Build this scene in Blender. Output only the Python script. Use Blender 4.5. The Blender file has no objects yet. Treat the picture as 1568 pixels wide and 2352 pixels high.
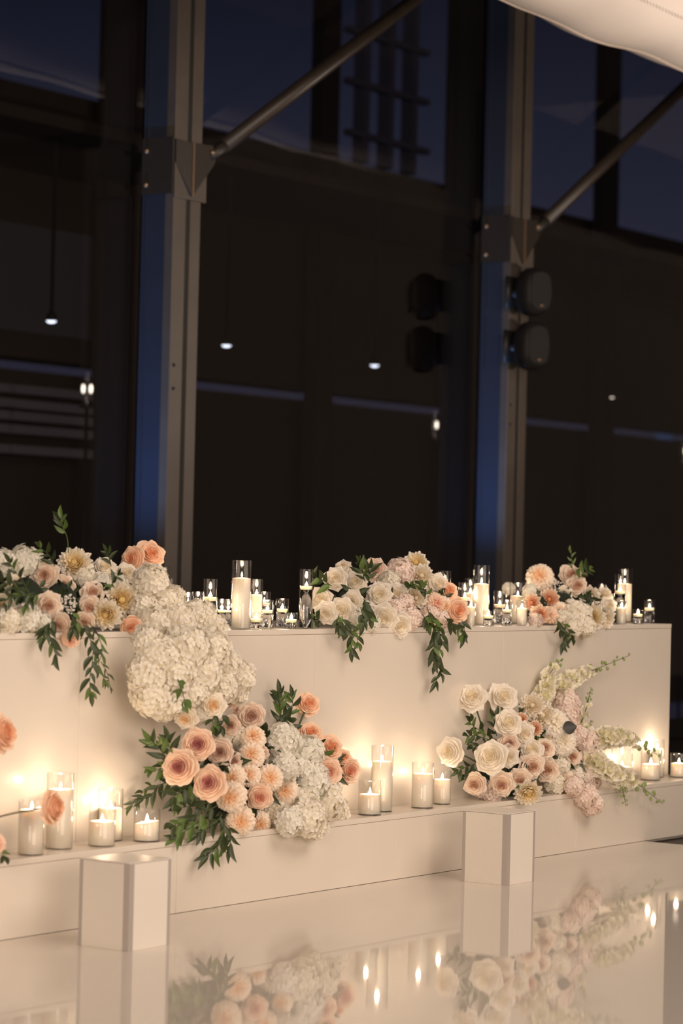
import bpy, math, random
from mathutils import Vector, Matrix, Quaternion
rnd = random.Random(7)
sc = bpy.context.scene
COL = sc.collection

# ------------------------------------------------------------------ camera
F, CXP, CYP = 6000.0, 784.0, 1176.0
ROLL, PITCH, YAW = 0.0235, math.atan(108 / 6000.0), math.radians(35.2)
CAM = Vector((0.0, 0.0, 1.1))
FW = Vector((math.cos(PITCH) * math.cos(YAW), math.cos(PITCH) * math.sin(YAW), math.sin(PITCH)))
_rt = Vector((math.sin(YAW), -math.cos(YAW), 0.0))
_up = _rt.cross(FW)
RT = _rt * math.cos(ROLL) + _up * math.sin(ROLL)
UP = _up * math.cos(ROLL) - _rt * math.sin(ROLL)
cam_data = bpy.data.cameras.new('camera')
cam = bpy.data.objects.new('camera', cam_data)
COL.objects.link(cam)
cam.matrix_world = Matrix(((RT.x, UP.x, -FW.x, CAM.x), (RT.y, UP.y, -FW.y, CAM.y), (RT.z, UP.z, -FW.z, CAM.z), (0, 0, 0, 1)))
cam_data.sensor_fit = 'HORIZONTAL'
cam_data.sensor_width = 24.0
cam_data.lens = F / 1568.0 * 24.0
cam_data.clip_start, cam_data.clip_end = 0.1, 200.0
cam_data.dof.use_dof = True
cam_data.dof.focus_distance = 9.1
cam_data.dof.aperture_fstop = 2.8
sc.camera = cam

# ------------------------------------------------------------------ world: dusk sky
world = bpy.data.worlds.new('dusk_sky')
sc.world = world
world.use_nodes = True
wn, wl = world.node_tree.nodes, world.node_tree.links
wn.clear()
w_out = wn.new('ShaderNodeOutputWorld')
w_bg = wn.new('ShaderNodeBackground')
w_tc = wn.new('ShaderNodeTexCoord')
w_sep = wn.new('ShaderNodeSeparateXYZ')
w_ramp = wn.new('ShaderNodeValToRGB')
w_ramp.color_ramp.elements[0].position = 0.0
w_ramp.color_ramp.elements[0].color = (0.019, 0.018, 0.030, 1)
w_ramp.color_ramp.elements[1].position = 0.235
w_ramp.color_ramp.elements[1].color = (0.005, 0.007, 0.016, 1)
w_mid = w_ramp.color_ramp.elements.new(0.125)
w_mid.color = (0.030, 0.031, 0.054, 1)
wl.new(w_tc.outputs['Generated'], w_sep.inputs[0])
wl.new(w_sep.outputs['Z'], w_ramp.inputs[0])
wl.new(w_ramp.outputs[0], w_bg.inputs[0])
wl.new(w_bg.outputs[0], w_out.inputs[0])
w_bg.inputs[1].default_value = 1.0

# ------------------------------------------------------------------ room lights (the venue's warm ceiling lighting plus added unseen fills)
def area_light(name, loc, target, sx, sy, watts, color):
    d = bpy.data.lights.new(name, 'AREA')
    d.shape, d.size, d.size_y, d.energy, d.color = 'RECTANGLE', sx, sy, watts, color
    o = bpy.data.objects.new(name, d)
    COL.objects.link(o)
    o.location = loc
    o.rotation_euler = (Vector(target) - Vector(loc)).to_track_quat('-Z', 'Y').to_euler()
    return o
WARM = (1.0, 0.80, 0.655)
area_light('ceiling_light_bank', (7.4, 0.4, 4.8), (7.6, 5.2, 0.4), 5.0, 2.4, 230, WARM)
area_light('hall_light_bank', (2.4, -3.2, 2.2), (8.2, 5.6, 1.9), 5.0, 3.0, 330, WARM)  # added soft fill from the camera side, not a known lamp
area_light('side_light_bank', (-2.4, 0.6, 2.4), (7.0, 5.2, 1.0), 3.0, 2.4, 240, WARM)  # added fill to brighten the left-facing sides
area_light('far_wall_lights', (15.0, -1.0, 5.0), (24.0, -2.0, 2.5), 5.0, 1.0, 330, WARM)  # added to light the end wall that the window glass mirrors
_d = bpy.data.lights.new('duct_wash_light', 'SPOT')  # unseen spot added to brighten the underside of the duct
_d.energy, _d.color, _d.spot_size, _d.spot_blend, _d.shadow_soft_size = 250, WARM, math.radians(120), 0.8, 0.05
_o = bpy.data.objects.new('duct_wash_light', _d)
COL.objects.link(_o)
_o.location = (12.2, 4.0, 1.9)
_o.rotation_euler = (Vector((11.6, 6.3, 3.3)) - Vector((12.2, 4.0, 1.9))).to_track_quat('-Z', 'Y').to_euler()

# ------------------------------------------------------------------ exposure
sc.view_settings.view_transform = 'Standard'
sc.view_settings.look = 'None'
sc.view_settings.gamma = 1.0
sc.view_settings.use_curve_mapping = False
sc.view_settings.exposure = 0.0
cy = sc.cycles
cy.max_bounces, cy.transparent_max_bounces = 10, 48
cy.diffuse_bounces, cy.glossy_bounces, cy.transmission_bounces = 7, 5, 8
cy.caustics_reflective = cy.caustics_refractive = False
cy.sample_clamp_indirect = 4.0

# ------------------------------------------------------------------ pixel rays (1568 x 2352 frame) -> points on real planes
def ray(x, y):
    return FW + RT * ((x - CXP) / F) + UP * ((CYP - y) / F)
def on_y(x, y, Y):
    d = ray(x, y)
    return CAM + d * ((Y - CAM.y) / d.y)
def on_z(x, y, Z):
    d = ray(x, y)
    return CAM + d * ((Z - CAM.z) / d.z)
def depth(p):
    return (p - CAM).dot(FW)
def px2m(n, p):
    return n * depth(p) / F

Y0, Y1 = 5.026, 5.205          # plinth front, table front
ZL, ZT = 0.2255, 0.8595        # ledge top, table top
YC = Y1 + 2.5                  # front of the steel columns

# ------------------------------------------------------------------ materials
def lin(c):
    return tuple(((v / 255) / 12.92 if v / 255 <= 0.04045 else ((v / 255 + 0.055) / 1.055) ** 2.4) for v in c) + (1.0,)
def new_mat(name):
    m = bpy.data.materials.new(name)
    m.use_nodes = True
    n = m.node_tree.nodes
    n.clear()
    out = n.new('ShaderNodeOutputMaterial')
    return m, n, m.node_tree.links, out
def principled(name, rgb, rough=0.5, metal=0.0, coat=0.0, spec=0.5, noise=0.0, nscale=20.0, bump=0.0, bscale=60.0, ior=1.5):
    m, n, l, out = new_mat(name)
    b = n.new('ShaderNodeBsdfPrincipled')
    c = lin(rgb)
    b.inputs['Base Color'].default_value = c
    b.inputs['Roughness'].default_value = rough
    b.inputs['Metallic'].default_value = metal
    b.inputs['IOR'].default_value = ior
    b.inputs['Specular IOR Level'].default_value = spec
    b.inputs['Coat Weight'].default_value = coat
    b.inputs['Coat Roughness'].default_value = 0.03
    b.inputs['Coat IOR'].default_value = 1.6 if coat > 0.9 else 1.5
    tc = n.new('ShaderNodeTexCoord')
    if noise:
        t = n.new('ShaderNodeTexNoise')
        t.inputs['Scale'].default_value = nscale
        t.inputs['Detail'].default_value = 5
        l.new(tc.outputs['Object'], t.inputs['Vector'])
        r = n.new('ShaderNodeValToRGB')
        r.color_ramp.elements[0].position, r.color_ramp.elements[1].position = 0.3, 0.7
        r.color_ramp.elements[0].color = tuple(v * (1 - noise) for v in c[:3]) + (1,)
        r.color_ramp.elements[1].color = tuple(min(1, v * (1 + noise * 0.6)) for v in c[:3]) + (1,)
        l.new(t.outputs[0], r.inputs[0])
        l.new(r.outputs[0], b.inputs['Base Color'])
    if bump:
        t2 = n.new('ShaderNodeTexNoise')
        t2.inputs['Scale'].default_value = bscale
        l.new(tc.outputs['Object'], t2.inputs['Vector'])
        bp = n.new('ShaderNodeBump')
        bp.inputs['Strength'].default_value = bump
        bp.inputs['Distance'].default_value = 0.01
        l.new(t2.outputs[0], bp.inputs['Height'])
        l.new(bp.outputs[0], b.inputs['Normal'])
    l.new(b.outputs[0], out.inputs[0])
    return m
def thin_glass(name, tint=(1, 1, 1), ior=1.45, rough=0.0):
    m, n, l, out = new_mat(name)
    lw = n.new('ShaderNodeLayerWeight')
    lw.inputs[0].default_value = 0.5
    pw = n.new('ShaderNodeMath')
    pw.operation = 'POWER'
    pw.inputs[1].default_value = 5.0
    f0 = ((ior - 1) / (ior + 1)) ** 2
    fr = n.new('ShaderNodeMath')
    fr.operation = 'MULTIPLY_ADD'
    fr.inputs[1].default_value, fr.inputs[2].default_value = 1 - f0, f0
    l.new(lw.outputs['Facing'], pw.inputs[0])
    l.new(pw.outputs[0], fr.inputs[0])
    tr = n.new('ShaderNodeBsdfTransparent')
    tr.inputs[0].default_value = tint + (1,)
    gl = n.new('ShaderNodeBsdfGlossy')
    gl.inputs['Roughness'].default_value = rough
    mx = n.new('ShaderNodeMixShader')
    l.new(fr.outputs[0], mx.inputs[0])
    l.new(tr.outputs[0], mx.inputs[1])
    l.new(gl.outputs[0], mx.inputs[2])
    l.new(mx.outputs[0], out.inputs[0])
    return m
def emitter(name, rgb, strength, clear=False):
    m, n, l, out = new_mat(name)
    e = n.new('ShaderNodeEmission')
    e.inputs[0].default_value = rgb + (1,)
    e.inputs[1].default_value = strength
    if clear:
        t = n.new('ShaderNodeBsdfTransparent')
        a = n.new('ShaderNodeAddShader')
        l.new(e.outputs[0], a.inputs[0])
        l.new(t.outputs[0], a.inputs[1])
        l.new(a.outputs[0], out.inputs[0])
    else:
        l.new(e.outputs[0], out.inputs[0])
    return m
def petal_mat(name, outer, centre, transl=0.25, lo=0.15, hi=0.75):
    m, n, l, out = new_mat(name)
    at = n.new('ShaderNodeAttribute')
    at.attribute_name = 'tone'
    mr = n.new('ShaderNodeMapRange')
    mr.inputs['From Min'].default_value, mr.inputs['From Max'].default_value = lo, hi
    l.new(at.outputs['Fac'], mr.inputs['Value'])
    oi = n.new('ShaderNodeObjectInfo')
    mix = n.new('ShaderNodeMix')
    mix.data_type = 'RGBA'
    mix.inputs['A'].default_value, mix.inputs['B'].default_value = lin(centre), lin(outer)
    l.new(mr.outputs[0], mix.inputs['Factor'])
    tc = n.new('ShaderNodeTexCoord')
    ns = n.new('ShaderNodeTexNoise')
    ns.inputs['Scale'].default_value = 3.0
    l.new(tc.outputs['Object'], ns.inputs['Vector'])
    hs = n.new('ShaderNodeHueSaturation')
    mr2 = n.new('ShaderNodeMapRange')
    mr2.inputs['To Min'].default_value, mr2.inputs['To Max'].default_value = 0.90, 1.06
    l.new(ns.outputs[0], mr2.inputs['Value'])
    l.new(mr2.outputs[0], hs.inputs['Value'])
    l.new(mix.outputs['Result'], hs.inputs['Color'])
    b = n.new('ShaderNodeBsdfPrincipled')
    b.inputs['Roughness'].default_value = 0.62
    b.inputs['Specular IOR Level'].default_value = 0.25
    t = n.new('ShaderNodeBsdfTranslucent')
    l.new(hs.outputs[0], b.inputs['Base Color'])
    l.new(hs.outputs[0], t.inputs[0])
    mx = n.new('ShaderNodeMixShader')
    mx.inputs[0].default_value = transl
    l.new(b.outputs[0], mx.inputs[1])
    l.new(t.outputs[0], mx.inputs[2])
    l.new(mx.outputs[0], out.inputs[0])
    return m

M = {}
M['white_panel'] = principled('white_gloss_laminate', (226, 218, 206), 0.32, coat=0.35, noise=0.015, nscale=6)
M['gloss_floor'] = principled('white_gloss_floor', (222, 214, 204), 0.5, coat=1.0, bump=0.0)
M['dark_floor'] = principled('dark_timber_floor', (44, 36, 30), 0.5, noise=0.2, nscale=4)
M['room_wall'] = principled('brown_room_wall', (130, 122, 114), 0.8, noise=0.08)
M['ceiling'] = principled('dark_ceiling', (60, 50, 42), 0.8, noise=0.08)
M['steel'] = principled('brown_painted_steel', (78, 71, 65), 0.5, noise=0.13, nscale=5, bump=0.05)
M['steel_dark'] = principled('dark_steel_plate', (40, 35, 31), 0.5, noise=0.1)
M['slot'] = principled('black_channel_gap', (14, 12, 11), 0.7)
M['fin'] = principled('slate_blue_fin', (34, 42, 58), 0.5, noise=0.06, nscale=3)
M['bolt'] = principled('worn_bolt_steel', (150, 125, 100), 0.35, metal=0.7)
M['brace'] = principled('brace_steel', (50, 42, 36), 0.42, noise=0.12, nscale=8)
M['pane'] = thin_glass('window_glass', (0.82, 0.82, 0.84), 1.5)
M['speaker'] = principled('black_speaker_shell', (20, 17, 16), 0.55, noise=0.1)
M['grille'] = principled('black_speaker_grille', (14, 12, 12), 0.8, bump=0.4, bscale=300)
M['badge'] = principled('speaker_badge', (150, 120, 100), 0.4, metal=0.6)
M['fascia'] = principled('brown_fascia', (66, 56, 46), 0.9, noise=0.1, nscale=1.5)
M['post'] = principled('dark_brown_post', (58, 49, 41), 0.9, noise=0.1)
M['rail'] = principled('grey_ladder_steel', (96, 94, 110), 0.8)
M['louvre_pale'] = principled('pale_grey_panel', (84, 86, 92), 0.8)
M['louvre'] = principled('grey_louvre', (120, 116, 122), 0.8)
M['duct'] = principled('white_duct_fabric', (232, 224, 216), 0.75, noise=0.02, nscale=4, bump=0.12, bscale=7)
M['seam'] = principled('duct_seam_fabric', (214, 200, 188), 0.8)
M['hole'] = principled('duct_hole', (95, 80, 70), 0.9)
M['acrylic'] = principled('frosted_white_acrylic', (226, 220, 210), 0.4, spec=0.25)
M['acrylic_edge'] = principled('clear_grey_acrylic_edge', (172, 165, 160), 0.25, coat=0.5)
M['glass'] = thin_glass('clear_vase_glass', (0.985, 0.985, 0.985), 1.42)
def _water():
    m, n, l, out = new_mat('vase_water')
    g = n.new('ShaderNodeBsdfGlass')
    g.inputs['IOR'].default_value = 1.33
    g.inputs['Roughness'].default_value = 0.0
    l.new(g.outputs[0], out.inputs[0])
    return m
M['water'] = _water()
def _wax():
    m, n, l, out = new_mat('white_candle_wax')
    b = n.new('ShaderNodeBsdfPrincipled')
    b.inputs['Base Color'].default_value = lin((250, 240, 224))
    b.inputs['Roughness'].default_value = 0.6
    tc = n.new('ShaderNodeTexCoord')
    ns = n.new('ShaderNodeTexNoise')
    ns.inputs['Scale'].default_value = 400
    l.new(tc.outputs['Object'], ns.inputs['Vector'])
    bp = n.new('ShaderNodeBump')
    bp.inputs['Strength'].default_value = 0.15
    bp.inputs['Distance'].default_value = 0.002
    l.new(ns.outputs[0], bp.inputs['Height'])
    l.new(bp.outputs[0], b.inputs['Normal'])
    b.inputs['Subsurface Weight'].default_value = 0.6
    b.inputs['Subsurface Radius'].default_value = (1.0, 0.7, 0.45)
    b.inputs['Subsurface Scale'].default_value = 0.02
    l.new(b.outputs[0], out.inputs[0])
    return m
M['wax'] = _wax()
M['wick'] = principled('burnt_wick', (50, 36, 28), 0.9)
M['flame'] = emitter('candle_flame', (1.0, 0.80, 0.52), 9.0, clear=True)
M['downlight'] = emitter('downlight_lens', (0.82, 0.88, 1.0), 3.2)
M['lantern_bulb'] = emitter('lantern_bulb', (1.0, 0.86, 0.66), 4.0)
M['blue_screen'] = emitter('blue_lit_window', (0.10, 0.16, 0.34), 0.26)
M['metal_dark'] = principled('black_metal', (24, 22, 21), 0.5)
M['leaf_dark'] = principled('dark_green_leaf', (52, 66, 33), 0.42, noise=0.15, nscale=6)
M['leaf_mid'] = principled('mid_green_leaf', (86, 110, 50), 0.45, noise=0.15, nscale=6)
M['leaf_pale'] = principled('pale_green_bud', (140, 160, 96), 0.5)
M['leaf_black'] = principled('nearly_black_leaf', (58, 58, 56), 0.5)
M['stem'] = principled('green_stem', (70, 84, 50), 0.6)
M['stem_brown'] = principled('olive_brown_stem', (92, 84, 60), 0.6)
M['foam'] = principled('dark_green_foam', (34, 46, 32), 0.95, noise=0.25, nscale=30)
PET = {
    'white': ((252, 246, 234), (252, 243, 222)),
    'ivory': ((253, 246, 232), (250, 222, 178)),
    'blush': ((253, 239, 222), (222, 180, 152)),
    'toffee': ((246, 228, 211), (202, 158, 138)),
    'mauve': ((255, 230, 206), (206, 132, 130)),
    'peach': ((255, 226, 199), (250, 198, 158)),
    'pinkpeach': ((255, 231, 208), (242, 186, 160)),
    'carn': ((255, 243, 226), (248, 204, 156)),
    'creamcarn': ((253, 247, 230), (248, 234, 200)),
    'hwhite': ((250, 247, 240), (236, 236, 214)),
    'hcream': ((252, 248, 238), (240, 232, 204)),
    'hpink': ((254, 243, 233), (242, 217, 203)),
    'htaupe': ((238, 226, 216), (206, 182, 172)),
    'dahlia': ((252, 247, 234), (248, 226, 160)),
    'pdahlia': ((254, 236, 216), (246, 190, 146)),
    'delph': ((252, 248, 234), (234, 230, 188)),
}
for k, (o_, c_) in PET.items():
    M['p_' + k] = petal_mat('petal_' + k, o_, c_)

# ------------------------------------------------------------------ mesh builder
class MB:
    def __init__(s):
        s.v, s.f, s.t = [], [], []
    def add(s, vs, fs, tone=0.0):
        k = len(s.v)
        s.v += [tuple(p) for p in vs]
        s.t += [tone] * len(vs)
        s.f += [tuple(i + k for i in q) for q in fs]
        return s
    def box(s, x0, x1, y0, y1, z0, z1):
        vs = [(x0, y0, z0), (x1, y0, z0), (x1, y1, z0), (x0, y1, z0), (x0, y0, z1), (x1, y0, z1), (x1, y1, z1), (x0, y1, z1)]
        return s.add(vs, [(0, 3, 2, 1), (4, 5, 6, 7), (0, 1, 5, 4), (1, 2, 6, 5), (2, 3, 7, 6), (3, 0, 4, 7)])
    def patch(s, rows, tones):
        k, nu = len(s.v), len(rows[0])
        for r, tr in zip(rows, tones):
            for p, t in zip(r, tr):
                s.v.append(tuple(p))
                s.t.append(t)
        for j in range(len(rows) - 1):
            for i in range(nu - 1):
                a = k + j * nu + i
                s.f.append((a, a + 1, a + nu + 1, a + nu))
        return s
    def lathe(s, prof, seg=32, c=(0, 0, 0), closed=False, tilt=None):
        k = len(s.v)
        n = len(prof)
        for i in range(seg):
            a = 2 * math.pi * i / seg
            for (r, z) in prof:
                x, y = r * math.cos(a), r * math.sin(a)
                s.v.append((c[0] + x, c[1] + y, c[2] + z + (tilt(x, y, r, z) if tilt else 0)))
                s.t.append(0.5)
        for i in range(seg):
            for j in range(n if closed else n - 1):
                a, b = k + i * n + j, k + ((i + 1) % seg) * n + j
                a2, b2 = k + i * n + (j + 1) % n, k + ((i + 1) % seg) * n + (j + 1) % n
                s.f.append((a, b, b2, a2))
        return s
    def tube(s, pts, rad, seg=6, rad1=None, tone=0.0):
        pts = [Vector(p) for p in pts]
        k, n = len(s.v), len(pts)
        ref = Vector((0.31, 0.22, 0.93))
        for i, p in enumerate(pts):
            t = (pts[min(i + 1, n - 1)] - pts[max(i - 1, 0)]).normalized()
            a = t.cross(ref)
            a = a.normalized() if a.length > 1e-4 else t.orthogonal().normalized()
            b = t.cross(a)
            r = rad if rad1 is None else rad + (rad1 - rad) * i / (n - 1)
            for q in range(seg):
                w = 2 * math.pi * q / seg
                s.v.append(tuple(p + a * (r * math.cos(w)) + b * (r * math.sin(w))))
                s.t.append(tone)
        for i in range(n - 1):
            for q in range(seg):
                a0, a1 = k + i * seg + q, k + i * seg + (q + 1) % seg
                s.f.append((a0, a1, a1 + seg, a0 + seg))
        s.f.append(tuple(k + q for q in range(seg))[::-1])
        s.f.append(tuple(k + (n - 1) * seg + q for q in range(seg)))
        return s
    def ball(s, c, r, nu=6, nv=4, tone=0.5, sq=1.0):
        prof = [(r * math.sin(math.pi * j / nv) + 1e-5, -r * sq * math.cos(math.pi * j / nv)) for j in range(nv + 1)]
        k = len(s.t)
        s.lathe(prof, nu, c)
        s.t[k:] = [tone] * (len(s.t) - k)
        return s
    def mesh(s, name, mat, smooth=True):
        me = bpy.data.meshes.new(name)
        me.from_pydata(s.v, [], s.f)
        at = me.attributes.new('tone', 'FLOAT', 'POINT')
        at.data.foreach_set('value', s.t)
        me.materials.append(mat if not isinstance(mat, str) else M[mat])
        if smooth:
            me.polygons.foreach_set('use_smooth', [True] * len(me.polygons))
        me.update()
        return me

def put(name, me, parent=None, loc=(0, 0, 0), quat=None, scale=1.0):
    o = bpy.data.objects.new(name, me)
    COL.objects.link(o)
    o.location = loc
    if quat is not None:
        o.rotation_mode = 'QUATERNION'
        o.rotation_quaternion = quat
    o.scale = (scale,) * 3 if not isinstance(scale, (tuple, list)) else scale
    if parent is not None:
        o.parent = parent
    return o
def obj(name, mb, mat, parent=None, loc=(0, 0, 0), smooth=False, bevel=0.0):
    o = put(name, mb.mesh(name, mat, smooth), parent, loc)
    if bevel:
        b = o.modifiers.new('bevel', 'BEVEL')
        b.width, b.segments, b.limit_method = bevel, 2, 'ANGLE'
    return o
def empty(name, loc, rz=0.0):
    o = bpy.data.objects.new(name, None)
    COL.objects.link(o)
    o.location = loc
    o.rotation_euler = (0, 0, rz)
    o.empty_display_size = 0.05
    return o
def tag(o, label=None, cat=None, group=None, kind=None):
    if label: o['label'] = label
    if cat: o['category'] = cat
    if group: o['group'] = group
    if kind: o['kind'] = kind
    return o
def rel(p, base):
    return Vector(p) - Vector(base)

# ------------------------------------------------------------------ the room
XA, XB = 1.0, 24.0
tag(obj('floor', MB().box(-4, XB, -5, 8.6, -0.16, -0.012), 'dark_floor'), 'dark floor of the hall around the white dance floor', 'floor', kind='structure')
tag(obj('ceiling', MB().box(-4, XB, -5, 8.6, 6.0, 6.15), 'ceiling'), 'dark high ceiling of the hall', 'ceiling', kind='structure')
tag(obj('wall_back', MB().box(-4, XB, -5.15, -5, -0.16, 6.15), 'room_wall'), 'brown wall behind the camera', 'wall', kind='structure')
tag(obj('wall_right', MB().box(XB, XB + 0.15, -5, 8.6, -0.16, 6.15), 'room_wall'), 'brown end wall far to the right', 'wall', kind='structure')

# glossy white dance floor laid on the dark floor
df = obj('dance_floor', MB().box(2.2, 9.276, 0.4, Y0 + 0.0005, -0.012, 0.0), 'gloss_floor', bevel=0.002)
tag(df, 'glossy white dance floor mirroring the table, candles and flowers', 'dance floor')

# window wall: panes between the steel columns, standing just behind them
YG = YC + 0.20
cols_x = [9.5 - 3.013 * 1, 9.5, 9.5 + 3.013, 9.5 + 3.013 * 2]
xs = [3.2] + cols_x + [XB]
wi = 0
for a, b in zip(xs[:-1], xs[1:]):
    wi += 1
    w = empty('window_%d' % wi, ((a + b) / 2, YG, 0))
    tag(w, ['dark glass bay at the far left of the window wall', 'dark glass bay left of the nearer steel column', 'tall dark glass bay between the two steel columns', 'dark glass bay right of the column with speakers', 'dark glass bay at the far right end of the wall'][wi - 1], 'window', kind='structure')
    x0, x1 = a + 0.10 - (a + b) / 2, b + 0.10 - (a + b) / 2
    obj('pane', MB().box(x0 + 0.03, x1 - 0.03, 0.02, 0.03, 0.12, 5.95), 'pane', w)
    fr = MB()
    fr.box(x0, x1, 0, 0.06, 0.0, 0.12)
    fr.box(x0, x1, 0, 0.06, 5.93, 6.0)
    fr.box(x0, x0 + 0.03, 0, 0.06, 0.12, 5.93)
    fr.box(x1 - 0.03, x1, 0, 0.06, 0.12, 5.93)
    obj('frame', fr, 'metal_dark', w)

# steel columns: two channels with a black strip for the shaded gap between, a fin on the left, gusset plate and bolts
def steel_column(x, label, full=True):
    c = empty('steel_column', (x, YC, 0))
    tag(c, label, 'column', 'steel columns of the window wall')
    obj('channel', MB().box(0.0, 0.096, 0, 0.05, 0, 5.99), 'steel', c, bevel=0.003)
    obj('channel', MB().box(0.128, 0.206, 0, 0.05, 0, 5.99), 'steel', c, bevel=0.003)
    obj('web', MB().box(0.097, 0.127, 0.004, 0.07, 0, 5.99), 'slot', c)  # black strip set flush, colouring in the shade of the gap
    obj('side_fin', MB().box(0.0, 0.02, 0.05, 0.19, 0, 5.99), 'fin', c, bevel=0.002)
    obj('corner_bead', MB().box(-0.006, 0.0, 0.155, 0.162, 0, 5.99), 'fin', c)
    if not full:
        return c
    zg0, zg1 = 2.775, 3.05
    # collar wrapping the column
    obj('collar', MB().box(-0.004, 0.236, -0.008, 0.0, zg0, zg0 + 0.165), 'steel', c, bevel=0.002)
    # gusset: dark folded plates meeting at a ridge in front of the gap
    yr = -0.02
    g = MB()
    g.add([(0.0, -0.009, zg1), (0.112, yr, zg1 - 0.005), (0.112, yr, zg0 + 0.02), (0.0, -0.009, zg0 + 0.16),
           (0.0, 0.0, zg1), (0.112, 0.0, zg1 - 0.005), (0.112, 0.0, zg0 + 0.02), (0.0, 0.0, zg0 + 0.16)],
          [(0, 3, 2, 1), (4, 5, 6, 7), (0, 1, 5, 4), (1, 2, 6, 5), (2, 3, 7, 6), (3, 0, 4, 7)])
    obj('gusset_plate', g, 'steel_dark', c)
    g = MB()
    g.add([(0.118, yr, zg1 - 0.005), (0.27, -0.012, zg1 + 0.005), (0.30, -0.012, zg1 - 0.03), (0.29, -0.012, zg1 - 0.08), (0.118, yr, zg0 + 0.02),
           (0.118, 0.0, zg1 - 0.005), (0.27, 0.0, zg1 + 0.005), (0.30, 0.0, zg1 - 0.03), (0.29, 0.0, zg1 - 0.08), (0.118, 0.0, zg0 + 0.02)],
          [(0, 4, 3, 2, 1), (5, 6, 7, 8, 9), (0, 1, 6, 5), (1, 2, 7, 6), (2, 3, 8, 7), (3, 4, 9, 8), (4, 0, 5, 9)])
    obj('gusset_plate', g, 'steel_dark', c)
    obj('weld_seam', MB().box(0.110, 0.120, yr - 0.005, yr, zg0 + 0.02, zg1 - 0.005), 'bolt', c)
    obj('clamp_plate', MB().box(-0.014, -0.002, 0.0, 0.186, zg0 + 0.02, zg1 + 0.01), 'steel_dark', c)
    for z in (zg0 + 0.065, zg1 - 0.05):
        obj('bolt', MB().ball((-0.018, 0.155, z), 0.013, 8, 5), 'bolt', c, smooth=True)
    obj('bolt', MB().ball((0.262, -0.016, zg1 - 0.03), 0.013, 8, 5), 'bolt', c, smooth=True)
    for z in (1.88, 1.99):
        obj('bolt_hole', MB().ball((0.03, -0.001, z), 0.009, 8, 4), 'slot', c, smooth=True)
    return c
LABC = ['', 'brown twin-channel steel column standing behind the left flowers',
        'blurred brown steel column carrying two black speakers', '']
for i, x in enumerate(cols_x):
    if 0 < i < 3:
        steel_column(x, LABC[i])

# diagonal braces rising to the right from the gussets
def brace(x, label):
    p0 = Vector((x + 0.275, YC - 0.005, 3.01))
    a = on_y(478, 385, YC - 0.005)
    b = on_y(985, -8, YC - 0.005)
    d = (b - a).normalized()
    L = 3.4
    e = empty('diagonal_brace', p0)
    tag(e, label, 'brace', 'diagonal braces between the columns')
    m = MB().tube([d * 0.10, d * L], 0.037, 14)
    obj('rod', m, 'brace', e, smooth=True)
    obj('clevis', MB().tube([d * -0.02, d * 0.06, d * 0.14], 0.022, 10, 0.036), 'steel_dark', e, smooth=True)
LABB = ['', 'diagonal steel brace rod rising from the left column to the top edge', 'blurred diagonal brace rod rising right from the speaker column', '']
for i, x in enumerate(cols_x):
    if 0 < i < 3:
        brace(x, LABB[i])

# added blue uplighters, unseen on the floor behind the table, washing the fins of the columns
for i, x in enumerate(cols_x[1:3]):
    u = empty('uplighter', (x - 0.75, YC + 0.06, -0.012))
    tag(u, ['small black uplighter on the floor beside the left column', 'small black uplighter on the floor beside the speaker column'][i], 'uplighter', 'blue uplighters')
    obj('housing', MB().lathe([(0.001, 0), (0.07, 0), (0.07, 0.14), (0.062, 0.14), (0.058, 0.05), (0.001, 0.05)], 20), 'metal_dark', u, smooth=True)
    obj('barn_door', MB().box(-0.10, 0.22, -0.034, -0.030, 0.10, 0.62), 'metal_dark', u)  # unseen plate added to keep the blue light off the speakers
    ld = bpy.data.lights.new('uplight_lamp', 'SPOT')
    ld.energy, ld.color, ld.spot_size, ld.spot_blend, ld.shadow_soft_size = 250.0, (0.30, 0.50, 1.0), math.radians(34), 0.9, 0.012
    lo = bpy.data.objects.new('uplight_lamp', ld)
    COL.objects.link(lo)
    lo.parent = u
    lo.location = (0, 0, 0.16)
    lo.rotation_euler = (Vector((0.75, 0.06, 2.0))).to_track_quat('-Z', 'Y').to_euler()

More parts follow.
